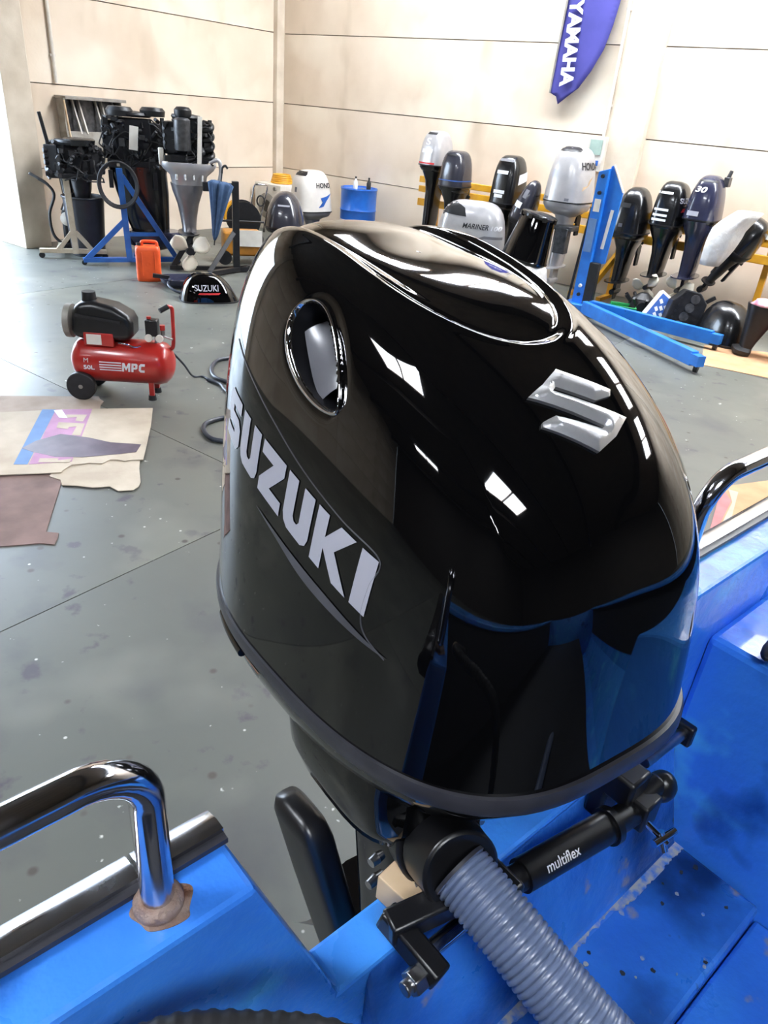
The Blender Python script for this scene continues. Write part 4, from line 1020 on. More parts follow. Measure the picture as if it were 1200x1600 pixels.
G().bar((-.02, .0, .95), (-.02, .22, .95), .20, .05).obj('clamp_board', MT['stand_beige'], sb, smooth=False)
# --- dark bare motor hung on the beige stand
m1 = rthing('outboard_motor', 'dark bare outboard without cowl hung on the beige stand', 'outboard motor', 1.12, -4.60, 0, FACE)
exposed(m1, .64, .34, .92, 1.36, 3, .30)
G().loft([[(x_ + .04, y_ + .18, z_) for x_, y_ in superellipse(a, b, 2.6, 24)] for a, b, z_ in ((.13, .15, .95), (.11, .13, .80), (.075, .10, .62), (.06, .09, .40), (.055, .08, .22))]).obj('drive_leg', MT['engine_dark'], m1, angle=50)
G().bar((-.26, .0, 1.20), (-.33, .0, 1.62), .04, .035, (0, 1, 0)).obj('tiller_arm', MT['black_part'], m1, bevel=.006)
G().lathe([(.02, 1.30), (.17, 1.30), (.18, 1.36), (.16, 1.375), (.02, 1.38)], 28, Matrix.Translation((.08, -.05, 0))).obj('flywheel_cover', MT['black_paint'], m1)
# --- second leg behind, at the pillar
m2 = rthing('outboard_motor', 'slim dark outboard with raised tiller at the left wall pillar', 'outboard motor', .60, -4.44, 0, FACE)
exposed(m2, .34, .26, .98, 1.30, 8, .35, 5)
G().loft([[(x_ + .02, y_, z_) for x_, y_ in superellipse(a, b, 2.6, 24)] for a, b, z_ in ((.11, .13, 1.0), (.085, .11, .80), (.065, .10, .62), (.11, .12, .52), (.12, .13, .50))]).obj('drive_leg', MT['black_paint'], m2, angle=50)
G().box((.06, .0, .30), (.30, .20, .40)).obj('gear_housing', MT['engine_dark'], m2, bevel=.04)
G().lathe([(.01, 0), (.08, .0), (.085, .02), (.05, .04), (.01, .045)], 20, AX((-.02, -.10, .40), (1, 0, 0), (0, 0, 1))).obj('propeller_hub', MT['white_metal'], m2)
G().box((.06, .0, .05), (.34, .26, .10)).obj('foot_plate', MT['engine_dark'], m2, bevel=.01)
G().tube(smooth_path([(-.30, -.12, .86), (-.20, -.14, .80), (-.14, -.14, .68), (-.22, -.14, .45), (-.20, -.14, .20), (-.06, -.14, .06)], 8), .018, 10).obj('control_cable', MT['black_matte'], m2)
G().bar((-.40, -.10, .92), (-.22, -.12, .82), .05, .03).obj('tiller_grip', MT['engine_grey'], m2, bevel=.008)
# --- black bin
bi = rthing('storage_bin', 'tall black plastic bin between the beige and blue stands', 'bin', .96, -4.44, 0, FACE)
G().lathe([(.19, 0), (.20, .01), (.245, .66), (.25, .70), (.235, .70), (.20, .10), (.02, .08)], 36).obj('bin_body', MT['bin_plastic'], bi, angle=40)
G().tube([(.252 * math.cos(a), .252 * math.sin(a), .70) for a in [2 * math.pi * j / 40 for j in range(40)]], .014, 8, True).obj('rim', MT['bin_plastic'], bi)
rd = rthing('red_canister', 'red canister half hidden behind the black bin', 'canister', .52, -4.08, 0, FACE)
G().lathe([(.09, 0), (.10, .02), (.10, .50), (.06, .58), (.03, .60)], 24).obj('body', MT['red_paint'], rd); G().cyl((0, 0, .60), (0, 0, .66), .03, None, 14).obj('valve', MT['black_part'], rd)
# --- blue A-frame stand with a big bare motor
bs = rthing('engine_stand', 'blue A-frame engine stand carrying the largest dark motor', 'engine stand', 1.72, -4.36, 0, FACE)
G().bar((.0, -.02, .05), (-.04, .0, 1.10), .07, .06, (0, 1, 0)).obj('post', MT['stand_blue'], bs, smooth=False)
G().bar((-.52, -.10, .05), (-.02, .0, .52), .06, .05, (0, 1, 0)).obj('brace', MT['stand_blue'], bs, smooth=False)
G().bar((.58, .10, .06), (-.02, .05, 1.02), .06, .05, (0, 1, 0)).obj('brace', MT['stand_blue'], bs, smooth=False)
G().bar((-.54, -.10, .06), (.60, .10, .06), .07, .05).obj('base_rail', MT['stand_blue'], bs, smooth=False)
G().bar((.0, -.02, .06), (.05, .55, .06), .07, .05).obj('base_rail', MT['stand_blue'], bs, smooth=False)
G().bar((.02, .0, .36), (.36, .08, .36), .05, .04).obj('cross_rail', MT['stand_blue'], bs, smooth=False)
for x_, y_ in ((-.53, -.10), (.59, .10), (.05, .54)): G().cyl((x_, y_ - .014, .03), (x_, y_ + .014, .03), .03, None, 16).obj('castor', MT['black_part'], bs)
m3 = rthing('outboard_motor', 'big dark bare motor with white label on the blue stand', 'outboard motor', 1.40, -3.94, 0, FACE)
exposed(m3, .70, .46, 1.06, 1.70, 5, .28, 16)
G().lathe([(.02, 1.62), (.15, 1.62), (.16, 1.68), (.13, 1.72), (.02, 1.725)], 28, Matrix.Translation((-.14, -.08, .02))).obj('flywheel_cover', MT['black_part'], m3)
G().lathe([(.02, 1.64), (.14, 1.64), (.15, 1.70), (.12, 1.735), (.02, 1.74)], 28, Matrix.Translation((.24, -.05, .02))).obj('pulley_cover', MT['black_part'], m3)
G().box((.0, -.27, 1.42), (.10, .02, .26), (0, R(6), 0)).obj('label_plate', MT['white_metal'], m3, smooth=False)
G().loft([[(x_ + cx, y_, z_) for x_, y_ in superellipse(a, b, 3, 28)] for a, b, cx, z_ in ((.36, .24, .02, 1.10), (.34, .22, .03, 1.02), (.32, .19, .06, .80), (.27, .16, .10, .50), (.22, .13, .14, .28))]).obj('midsection', MT['black_paint'], m3, angle=50)
G().loft([[(x_ + .16, y_, z_) for x_, y_ in superellipse(a, b, 2.4, 28)] for a, b, z_ in ((.34, .2, .34), (.36, .22, .30), (.30, .18, .16), (.10, .08, .10))]).obj('lower_pan', MT['navy_paint'], m3, angle=50)
for x_ in (-.30, -.05, .22): G().box((x_, -.20, .95), (.05, .06, .20)).obj('mount', MT['engine_dark'], m3, bevel=.006)
cl = rthing('cable_loop', 'black cable loop hung on the blue engine stand', 'cable', 1.76, -4.40, .98, FACE)
g = G()
for q in range(3): g.tube([(-.05 + (.20 + .012 * q) * math.cos(a), -.06 - .014 * q, -.05 + (.23 + .012 * q) * math.sin(a)) for a in [2 * math.pi * j / 36 for j in range(36)]], .012, 8, True)
g.obj('coil', MT['black_matte'], cl); G().box((-.03, -.07, .17), (.03, .06, .03)).obj('tie', MT['grey_metal'], cl)
# --- grey motor with white propeller on a black stand
m4 = rthing('outboard_motor', 'grey outboard without cowl with white propeller on black stand', 'outboard motor', 2.16, -3.74, 1.17, FACE)
exposed(m4, .52, .40, .04, .56, 11, .30, 9)
G().lathe([(.085, .18), (.095, .20), (.095, .50), (.07, .52), (.02, .525)], 24, Matrix.Translation((-.06, -.20, 0))).obj('oil_filter', MT['engine_grey'], m4)
G().lathe([(.09, .53), (.10, .55), (.10, .60), (.07, .63), (.02, .635)], 24, Matrix.Translation((-.04, -.12, 0))).obj('air_filter', MT['black_part'], m4)
G().box((.13, -.24, .28), (.05, .02, .54), (0, R(3), 0)).obj('white_strip', MT['white_metal'], m4, smooth=False)
for q in range(4): G().tube(smooth_path([(.16, -.15, .10 + .10 * q), (.26, -.20, .12 + .10 * q), (.28, -.10, .16 + .10 * q), (.20, .0, .18 + .10 * q)], 6), .032, 12).obj('intake_runner', MT['black_part'], m4)
tr = G().loft([[(x_, y_, z_) for x_, y_ in superellipse(a, b, 3, 32)] for a, b, z_ in ((.33, .26, .05), (.335, .265, .02), (.30, .24, -.03), (.22, .19, -.10), (.20, .17, -.20))]).obj('lower_tray', MT['silver_paint'], m4, angle=50)
G().box((-.31, -.10, .10), (.06, .10, .18)).obj('tray_lug', MT['white_metal'], m4, bevel=.01)
G().tube(smooth_path([(.24, -.20, .07), (.34, -.22, .10), (.37, -.22, .0), (.34, -.22, -.14), (.26, -.20, -.17)], 7), .024, 12).obj('handle', MT['silver_paint'], m4)
for x_ in (-.15, -.05, .05, .15): G().cyl((x_, -.20, -.08), (x_, -.22, -.14), .016, None, 10).obj('bolt', MT['steel'], m4)
G().loft([[(x_ - .02, y_ + cy, z_) for x_, y_ in superellipse(a, b, 2.4, 28)] for a, b, cy, z_ in ((.20, .17, 0, -.19), (.18, .16, 0, -.28), (.13, .14, .0, -.42), (.10, .125, .0, -.58), (.085, .12, -.01, -.70), (.09, .13, -.02, -.74))]).obj('drive_leg', MT['pewter_paint'], m4, angle=50)
G().prism(superellipse(.13, .26, 2.4, 24, -.03, -.08), .014, Matrix.Translation((0, 0, -.755))).obj('antiventilation_plate', MT['engine_grey'], m4, smooth=False)
G().box((-.02, -.02, -.88), (.07, .20, .26)).obj('gearcase_strut', MT['engine_dark'], m4, bevel=.02)
G().loft([[(-.02 + r_ * math.cos(a), y_, -.94 + r_ * math.sin(a)) for a in [2 * math.pi * q / 16 for q in range(16)]] for y_, r_ in ((.16, .01), (.10, .05), (-.10, .06), (-.29, .05))]).obj('gearcase', MT['engine_dark'], m4)
propeller(m4, (-.04, -.34, -.92), MT['prop_white'], .25, .06, MT['black_part'], 3, .45)
ks = rthing('engine_stand', 'black steel engine stand beside the grey motor with propeller', 'engine stand', 2.62, -3.62, 0, FACE)
G().bar((.16, .0, .04), (.16, .0, 1.06), .08, .08, (0, 1, 0)).obj('post', MT['black_part'], ks, smooth=False, bevel=.004)
G().bar((-.22, .06, .98), (.18, .06, .98), .10, .10).obj('clamp_beam', MT['black_part'], ks, smooth=False)
G().bar((-.20, -.28, .05), (.15, .0, .50), .05, .05, (0, 1, 0)).obj('brace', MT['black_part'], ks, smooth=False)
G().bar((-.62, .0, .05), (-.36, .04, .44), .06, .05, (0, 1, 0)).obj('brace', MT['black_part'], ks, smooth=False)
G().bar((-.66, .0, .04), (.30, .0, .04), .07, .05).obj('base_rail', MT['black_part'], ks, smooth=False)
G().bar((-.20, -.32, .04), (.32, .10, .04), .07, .05).obj('base_rail', MT['black_part'], ks, smooth=False)
# --- umbrella, yellow machine, hose trolley
um = rthing('folded_umbrella', 'folded blue umbrella hanging point down on the black stand', 'umbrella', 2.66, -3.80, .34, FACE, ry=8)
rings = [[(r_ * math.cos(a) * (1 + .22 * math.cos(8 * a)), r_ * .8 * math.sin(a) * (1 + .22 * math.cos(8 * a)), z_) for a in [2 * math.pi * q / 64 for q in range(64)]] for r_, z_ in ((.012, .06), (.03, .12), (.06, .34), (.10, .58), (.125, .70), (.09, .73), (.02, .73))]
G().loft(rings).obj('canopy', MT['blue_fabric'], um, angle=180)
G().cyl((0, 0, 0), (0, 0, .82), .008, None, 10).obj('shaft', MT['black_part'], um); G().tube(smooth_path([(0, 0, .82), (0, 0, .88), (.03, 0, .91), (.06, 0, .88)], 6), .012, 10).obj('handle', MT['black_part'], um)
MM('amber_paint', (176, 118, 34), (150, 98, 28), scale=6, rough=.5)
ym = rthing('yellow_machine', 'low yellow machine with white panel behind the black stand', 'machine', 2.30, -3.02, 0, FACE)
G().box((0, 0, .26), (.50, .34, .30)).obj('body', MT['amber_paint'], ym, bevel=.03); G().box((.10, -.185, .34), (.30, .02, .20)).obj('panel', MT['white_metal'], ym, smooth=False)
for x_ in (-.24, .24): G().cyl((x_, -.20, .09), (x_, -.15, .09), .09, None, 20).obj('wheel', MT['black_part'], ym)
G().tube([(-.30, 0, .40), (-.30, 0, .52), (.30, 0, .52), (.30, 0, .40)], .014, 10).obj('handle', MT['black_part'], ym)
ht = rthing('hose_trolley', 'hose reel trolley with yellow hose and steel handle near the corner', 'hose trolley', 1.30, -1.98, 0, FACE)
G().cyl((-.06, -.10, .36), (-.06, .10, .36), .21, None, 28).obj('reel_drum', MT['black_part'], ht)
for y_ in (-.12, .12): G().cyl((-.06, y_ - .01, .36), (-.06, y_ + .01, .36), .25, None, 28).obj('reel_flange', MT['black_part'], ht)
g = G()
for q in range(4): g.tube([(-.10 + .24 * math.cos(a), -.17 + .02 * q, .40 + .24 * math.sin(a)) for a in [math.pi * .55 + math.pi * .5 * j / 12 for j in range(13)]], .022, 8)
g.obj('yellow_hose', MT['yellow_paint'], ht)
G().tube([(-.02, .0, .10), (.10, .0, .80), (.12, .0, .84), (.30, .02, .84), (.30, .02, .78), (.14, .02, .10)], .013, 10).obj('handle_frame', MT['stainless'], ht)
G().tube([(.20 + .055 * math.cos(a), -.02, .62 + .07 * math.sin(a)) for a in [2 * math.pi * j / 20 for j in range(20)]], .012, 8, True).obj('handwheel', MT['black_part'], ht)
for y_ in (-.16, .16): G().cyl((.12, y_ - .02, .10), (.12, y_ + .02, .10), .10, None, 20).obj('wheel', MT['black_part'], ht)
# --- orange jerrycan
jc = rthing('jerrycan', 'orange plastic jerrycan standing on the floor before the blue stand', 'jerrycan', 2.56, -4.70, 0, FACE)
G().loft([[(x_, y_, z_) for x_, y_ in superellipse(a, b, 5, 40)] for a, b, z_ in ((.125, .075, 0), (.135, .085, .012), (.138, .088, .05), (.138, .088, .34), (.132, .083, .375), (.115, .07, .39))]).obj('body', MT['orange_plastic'], jc, angle=50)
G().tube(smooth_path([(-.06, 0, .385), (-.06, 0, .425), (-.03, 0, .435), (.06, 0, .435), (.10, 0, .425), (.105, 0, .385)], 6), .018, 12).obj('handle', MT['orange_plastic'], jc)
G().cyl((-.095, 0, .39), (-.095, 0, .42), .026, None, 18).obj('cap', MT['black_part'], jc)
G().lathe([(.03, 0), (.034, .004), (.02, .006), (.01, .004)], 20, AX((0, -.087, .20), (1, 0, 0), (0, 0, 1))).obj('embossed_disc', MT['orange_plastic'], jc)
for s in (-1, 1): G().box((s * .07, -.088, .20), (.012, .008, .26)).obj('rib', MT['orange_plastic'], jc, bevel=.003)
# --- loose black cowl and pan on the floor
fc = rthing('loose_cowl', 'loose glossy black outboard cowl lettered SUZUKI on the left floor', 'engine cowl', 3.62, -4.72, 0, -33)
c = G().loft(shell(.42, .62, .28, n=3.2, p=2.8, kx=.22, back=.05, front=.10, slope=-.12)).obj('shell', MT['navy_paint'], fc, angle=60)
c.data.materials[0] = MT['black_gloss']; k = Stick(c)
k.word('right', 'SUZUKI', -.17, .125, .062, .25, MT['decal_grey'], fat=.015); k.rect('right', -.02, .10, .22, .018, MT['red_print'], sk=.01)
G().loft([[(x_, y_, z_) for x_, y_ in superellipse(.215, .315, 3.2, 36)] for z_ in (0, .014)]).obj('rubber_edge', MT['black_matte'], fc)
pn = rthing('engine_tray', 'low black engine tray with a hose beside the loose cowl', 'engine tray', 3.02, -4.52, 0, FACE)
G().loft([[(x_, y_, z_) for x_, y_ in superellipse(a, b, 3, 32)] for a, b, z_ in ((.24, .14, 0), (.30, .19, .06), (.31, .20, .10), (.28, .17, .10), (.22, .12, .05))]).obj('tray', MT['navy_paint'], pn, angle=50)
G().tube(smooth_path([(-.20, -.10, .10), (-.22, -.24, .06), (-.12, -.36, .015), (.08, -.40, .015), (.24, -.36, .015)], 8), .014, 10).obj('hose', MT['rubber_hose'], pn)
G().bar((-.38, -.02, .12), (-.20, -.02, .10), .05, .04).obj('bracket', MT['black_part'], pn)

# ================================================================== MIDDLE GROUP
r, k = outboard('white outboard lettered HONDA in front of the blue drum', 1.56, -.86, .47, MT['honda_white'], MT['pewter_paint'], .48, .64, .58, yaw=-9, leg_len=.45, low=MT['pewter_paint'], kind_kw=dict(kx=.12, p=4.2, n=3.4, back=.02, front=.08), clamp=False)
k.word('right', 'HONDA', -.08, .34, .075, .36, MT['text_black'], fat=.03); k.poly('right', [(-.04, .06), (.06, .08), (.12, .16), (.24, .27), (.10, .22), (.0, .20), (.04, .14)], MT['print_deepblue'], 'wing_emblem')
k.rect('rear', .02, .53, .22, .06, MT['black_part'], 'air_slot'); k.rect('rear', .0, .30, .05, .07, MT['text_grey']); k.rect('rear', .02, .16, .10, .02, MT['text_grey']); k.rect('rear', -.12, .04, .05, .06, MT['black_part'])
r, k = outboard('dark grey domed outboard low beside the white one', 2.26, -2.16, .42, MT['charcoal_paint'], MT['charcoal_paint'], .56, .66, .44, yaw=40, leg_len=.40, kind_kw=dict(kx=.2, p=2.6, n=2.6), clamp=False)
k.rect('rear', .0, .28, .16, .02, MT['decal_grey'])
dr = rthing('blue_drum', 'blue steel drum against the back wall', 'drum', 2.16, -.42)
G().lathe([(.26, 0), (.28, .01), (.285, .03), (.28, .05), (.28, .26), (.29, .28), (.28, .30), (.28, .52), (.29, .54), (.28, .56), (.28, .82), (.29, .84), (.285, .86), (.265, .86), (.26, .845), (.02, .845)], 40).obj('drum_body', MT['drum_blue'], dr)
G().lathe([(.281, .20), (.283, .20), (.283, .40), (.281, .40)], 40).obj('white_band', MT['white_metal'], dr)
G().cyl((.12, -.05, .845), (.12, -.05, .86), .03, None, 14).obj('bung', MT['steel'], dr)
for i, (x_, y_, c_, lb) in enumerate(((.02, -.12, 'white_metal', 'small pale bottle on the blue drum, left of two'), (.20, -.02, 'black_part', 'small dark bottle on the blue drum, right of two'))):
    bt = rthing('bottle', lb, 'bottle', 2.16 + x_, -.42 + y_, .845, group='bottles on the blue drum')
    G().lathe([(.03, 0), (.035, .005), (.035, .10), (.014, .13), (.012, .15)], 18).obj('body', MT[c_], bt); G().cyl((0, 0, .15), (0, 0, .175), .015, None, 12).obj('cap', MT['black_part'], bt)
wm = rthing('washing_machine', 'white washing machine in the far corner behind the white outboard', 'washing machine', .44, -.42)
G().box((0, 0, .36), (.60, .58, .72)).obj('cabinet', MT['white_metal'], wm, bevel=.01)
G().lathe([(.10, 0), (.19, 0), (.20, .02), (.16, .03)], 32, AX((.0, -.29, .38), (1, 0, 0), (0, 0, 1))).obj('door_ring', MT['grey_metal'], wm)
G().lathe([(.01, .0), (.15, .005), (.14, .02), (.01, .05)], 32, AX((.0, -.29, .38), (1, 0, 0), (0, 0, 1))).obj('door_glass', MT['black_gloss'], wm)
G().cyl((.18, -.29, .66), (.18, -.32, .66), .03, None, 16).obj('dial', MT['grey_metal'], wm)
yc = rthing('hose_coil', 'coiled yellow hose lying on the white washing machine', 'hose', .46, -.40, .72)
g = G()
for q in range(5): g.tube([((.17 - .008 * q) * math.cos(a), (.17 - .008 * q) * math.sin(a), .016 + .028 * q) for a in [2 * math.pi * j / 30 for j in range(30)]], .016, 8, True)
g.obj('coil', MT['yellow_paint'], yc)

# ================================================================== RIGHT FLOOR ITEMS
gc = rthing('green_crate', 'small open green plastic crate beside the hoist foot', 'crate', 6.98, -1.26, 0, 20)
g = G()
for (c_, d_) in (((0, 0, .01), (.30, .22, .02)), ((0, -.105, .08), (.30, .012, .15)), ((0, .105, .08), (.30, .012, .15)), ((-.145, 0, .08), (.012, .22, .15)), ((.145, 0, .08), (.012, .22, .15))): g.box(c_, d_)
g.obj('crate_wall', MT['green_plastic'], gc, smooth=False, bevel=.004)
G().tube([(-.15, -.11, .155), (.15, -.11, .155), (.15, .11, .155), (-.15, .11, .155)], .012, 8, True).obj('rim', MT['green_plastic'], gc)
bx = rthing('printed_box', 'flat white box with blue print leaning by the green crate', 'box', 7.32, -1.30, 0.03, 28, rx=-22, ry=34)
G().box((0, 0, .19), (.24, .09, .38)).obj('carton', MT['white_metal'], bx, smooth=False, bevel=.004)
G().box((.0, -.047, .20), (.19, .004, .30)).obj('blue_print', MT['print_deepblue'], bx, smooth=False)
for q, (x_, z_) in enumerate(((-.05, .27), (.04, .25), (-.04, .17), (.05, .15), (.0, .21), (-.01, .11))): G().box((x_, -.050, z_), (.05, .003, .035), (0, .5, 0)).obj('white_mark', MT['white_print'], bx, smooth=False)
hb = rthing('gear_housing', 'black spiky gear housing on the floor under the navy outboard', 'engine part', 7.12, -1.02, 0, 20)
g = G().lathe([(.10, 0), (.15, .02), (.17, .14), (.13, .24), (.05, .30)], 20)
for q in range(9): a = 2 * math.pi * q / 9; g.bar((.14 * math.cos(a), .14 * math.sin(a), .18), (.22 * math.cos(a), .22 * math.sin(a), .26), .03, .03)
g.obj('casting', MT['black_part'], hb, smooth=False); G().cyl((.0, -.14, .16), (0, -.18, .16), .06, None, 16).obj('bore', MT['engine_dark'], hb)
ek = rthing('engine_block', 'bare black engine block with a column of round bores', 'engine block', 7.62, -1.26, 0, 24, ry=16, rx=-8)
G().prism([(-.17, .02), (.15, .02), (.20, .20), (.17, .40), (.05, .48), (-.10, .46), (-.19, .30)], .26, AX((0, .13, 0), (1, 0, 0), (0, 0, 1))).obj('casting', MT['engine_dark'], ek, smooth=False, bevel=.012)
for q in range(4):
    o = G().lathe([(.030, .012), (.050, .012), (.052, 0), (.030, -.001)], 24, AX((-.01 + .012 * q, -.132, .08 + .105 * q), (1, 0, 0), (0, 0, 1))).obj('cylinder_bore', MT['engine_grey'], ek)
    G().cyl((-.01 + .012 * q, -.134, .08 + .105 * q), (-.01 + .012 * q, -.10, .08 + .105 * q), .036, None, 20).obj('bore_hole', MT['black_matte'], o)
for q in range(6): G().cyl((-.11, -.132, .06 + .075 * q), (-.11, -.145, .06 + .075 * q), .012, None, 10).obj('stud', MT['black_part'], ek)
G().bar((.16, .0, .40), (.24, .0, .50), .05, .04).obj('lug', MT['engine_dark'], ek)
lc2 = rthing('loose_cowl', 'loose black outboard cowl on the floor behind the hoist leg', 'engine cowl', 8.16, -1.26, 0, 60)
c = G().loft(shell(.50, .62, .44, n=2.8, p=2.8, kx=.2, slope=.05)).obj('shell', MT['black_paint'], lc2, angle=60); k = Stick(c)
k.rect('right', .1, .10, .12, .05, MT['red_print']); G().loft([[(x_, y_, z_) for x_, y_ in superellipse(.258, .318, 2.8, 36)] for z_ in (0, .03)]).obj('rubber_edge', MT['black_matte'], lc2)
bl_ = rthing('drive_leg', 'black outboard leg section standing upside down at right', 'engine part', 8.48, -1.60, .016, 24, ry=7)
G().loft([[(x_ + cx, y_, z_) for x_, y_ in superellipse(a, b, 3.4, 28)] for a, b, cx, z_ in ((.085, .13, -.03, 0), (.09, .14, -.03, .04), (.06, .09, 0, .07), (.075, .09, .0, .14), (.11, .10, .01, .28), (.15, .12, .02, .42), (.17, .13, .02, .49), (.17, .13, .02, .505))]).obj('casting', MT['black_part'], bl_, angle=45)
G().box((.15, -.02, .47), (.14, .05, .05)).cyl((.22, -.02, .46), (.24, -.02, .52), .03, None, 12).obj('arm', MT['engine_dark'], bl_, bevel=.006)
pk = rthing('rag', 'pink and white rag lying on the black leg section', 'rag', 8.53, -1.62, .524, 24)
G().loft([[((.12 - .015 * i) * math.cos(a) * (1 + .15 * math.sin(3 * a + i)), (.09 - .012 * i) * math.sin(a) * (1 + .1 * math.cos(4 * a)), .022 * i) for a in [2 * math.pi * j / 30 for j in range(30)]] for i in range(4)]).obj('cloth', MT['pink_cloth'], pk, angle=180)
wbk = rthing('wood_block', 'brown wooden block on the floor against the back wall', 'wood block', 8.22, -.75, 0, 10); G().box((0, 0, .10), (.30, .12, .20)).obj('block', MT['card_tan'], wbk, smooth=False, bevel=.004)
ca = rthing('carton', 'cardboard carton with red print at the far right edge', 'carton', 9.05, -1.55, 0, 24)
G().box((0, 0, .24), (.50, .40, .48)).obj('box', MT['card_tan'], ca, smooth=False, bevel=.004); G().box((-.06, -.202, .20), (.32, .004, .22)).obj('red_print', MT['print_red'], ca, smooth=False); G().box((-.252, 0, .2), (.004, .26, .22)).obj('red_print', MT['print_red'], ca, smooth=False)
for s in (-1, 1): G().box((0, s * .10, .484), (.50, .19, .006), (R(-4 * s), 0, 0)).obj('flap', MT['card'], ca, smooth=False)

# flat sheets on the floor (room coordinates)
def sheet(name, label, poly, z, th, mat, cat='cardboard', cx=None):
    cx = cx or poly[0]
    o = rthing(name, label, cat, cx[0], cx[1], 0)
    def to(p): return (p[0] - cx[0], p[1] - cx[1])
    base = G().prism([to(p) for p in poly][::-1] if area(poly) < 0 else [to(p) for p in poly], th, Matrix.Translation((0, 0, z))).obj('sheet', mat, o, smooth=False)
    def print_(pts, m_, nm='print', lift=.0008):
        q = [to(p) for p in pts]; q = q[::-1] if area(pts) < 0 else q
        return G().prism(q, .0006, Matrix.Translation((0, 0, z + th + lift))).obj(nm, m_, base, smooth=False)
    return o, print_
def area(p): return sum(p[i - 1][0] * p[i][1] - p[i][0] * p[i - 1][1] for i in range(len(p))) / 2
sheet('cardboard_sheet', 'pinkish brown cardboard sheet, nearest of the floor pile', [(5.892, -8.552), (6.323, -8.115), (6.825, -8.522), (6.878, -8.486), (6.917, -8.516), (6.959, -8.559), (6.90, -8.60), (6.86, -8.66), (6.799, -8.743), (6.654, -8.913)], .0, .005, MT['card_brown'])
sheet('cardboard_sheet', 'plain cardboard sheet under the printed one, nearest the compressor', [(4.79, -7.942), (5.24, -7.445), (5.392, -7.263), (5.44, -7.29), (5.497, -7.297), (5.55, -7.36), (5.656, -7.43), (5.60, -7.70), (5.467, -7.971), (5.242, -8.163)], .0, .004, MT['card'])
sheet('cardboard_sheet', 'torn pale cardboard strip under the printed sheet', [(6.10, -7.95), (6.36, -7.62), (6.55, -7.77), (6.63, -7.823), (6.70, -7.87), (6.737, -7.91), (6.754, -7.96), (6.706, -8.022), (6.63, -8.023), (6.60, -8.07), (6.579, -8.098), (6.51, -8.14), (6.441, -8.199), (6.38, -8.17), (6.30, -8.19)], .0055, .004, MT['card_pale'])
o, pr_ = sheet('cardboard_sheet', 'large pale cardboard sheet with blue and pink print', [(5.111, -8.181), (5.482, -7.595), (5.843, -7.138), (6.084, -7.335), (6.482, -7.691), (6.44, -7.74), (6.424, -7.78), (6.38, -7.80), (6.352, -7.832), (6.367, -7.894), (6.31, -7.942), (6.29, -7.99), (6.265, -8.03), (6.294, -8.097), (6.314, -8.125), (6.119, -8.38), (5.968, -8.587)], .011, .006, MT['card_pale'])
pr_([(5.398, -7.70), (5.458, -7.638), (6.101, -8.206), (6.05, -8.261)], MT['print_blue'], 'blue_band'); pr_([(5.458, -7.638), (5.6, -7.453), (6.231, -8.006), (6.106, -8.201)], MT['print_pink'], 'pink_band')
pr_([(5.879, -8.115), (5.836, -8.002), (5.84, -7.837), (5.997, -7.743), (6.149, -7.686), (6.255, -7.6), (6.298, -7.569), (6.37, -7.658), (6.321, -7.756), (6.224, -7.928), (6.113, -8.04), (5.969, -8.097)], MT['oil_stain'], 'oil_stain', .0015)
for q in ([(5.582, -7.638), (5.669, -7.539), (5.754, -7.625), (5.713, -7.654), (5.663, -7.61), (5.632, -7.674)], [(5.665, -7.744), (5.792, -7.635), (5.94, -7.764), (5.899, -7.797), (5.80, -7.70), (5.777, -7.74), (5.801, -7.764), (5.736, -7.802)], [(6.076, -8.115), (6.146, -8.038), (6.168, -8.056), (6.201, -7.987), (6.234, -8.021), (6.12, -8.15)]): pr_(q, MT['card_pale'], 'printed_letter', .0024)
pr_([(5.466, -7.658), (5.49, -7.612), (5.64, -7.664), (5.60, -7.70)], MT['white_print'], 'paper_scrap', .0026)
sheet('cardboard_sheet', 'brown cardboard sheet on the floor under the black leg section', [(8.083, -1.615), (8.801, -1.20), (9.6, -1.3), (9.6, -2.3), (8.962, -2.291), (8.285, -2.419)], 0, .005, MT['card_tan'])
o, pr_ = sheet('cardboard_sheet', 'tan cardboard with red print seen through the port rail', [(9.257, -5.253), (9.557, -4.744), (10.2, -4.9), (10.3, -5.9), (9.403, -6.094)], 0, .008, MT['card_tan'])
pr_([(9.257, -5.26), (9.361, -5.434), (9.412, -6.037), (9.385, -6.03)], MT['print_red'], 'red_band'); pr_([(9.30, -5.27), (9.36, -5.26), (9.46, -5.9), (9.42, -6.03), (9.37, -5.45)], MT['card_pale'], 'pale_band', .0016)

# ------------------------------------------------------------------ red compressor and its hoses
cp = rthing('air_compressor', 'red portable air compressor lettered MPC on the workshop floor', 'air compressor', 5.47, -7.08, 0, 40)
TL, TR, TZ = .285, .155, .255
prof = [(.004, -TL - .075), (.06, -TL - .068), (.11, -TL - .045), (.142, -TL - .015), (TR, -TL + .03), (TR, TL - .03), (.142, TL + .015), (.11, TL + .045), (.06, TL + .068), (.004, TL + .075)]
tank = G().lathe(prof, 40, AX((0, 0, TZ), (0, 0, 1), (0, 1, 0)).copy() @ Matrix()).obj('tank', MT['red_paint'], cp, angle=60)
tank.data.clear_geometry()
g = G().lathe(prof, 40, Matrix.Translation((0, 0, TZ)) @ Matrix.Rotation(math.pi / 2, 4, 'Y')); tank.data.from_pydata([tuple(v) for v in g.v], [], g.f); tank.data.update(); tank.data.shade_smooth(); tank.data.set_sharp_from_angle(angle=R(60))
kc = Stick(tank)
def on_tank(p):
    a = math.atan2(p.z - TZ, -p.y) if True else 0
    return p
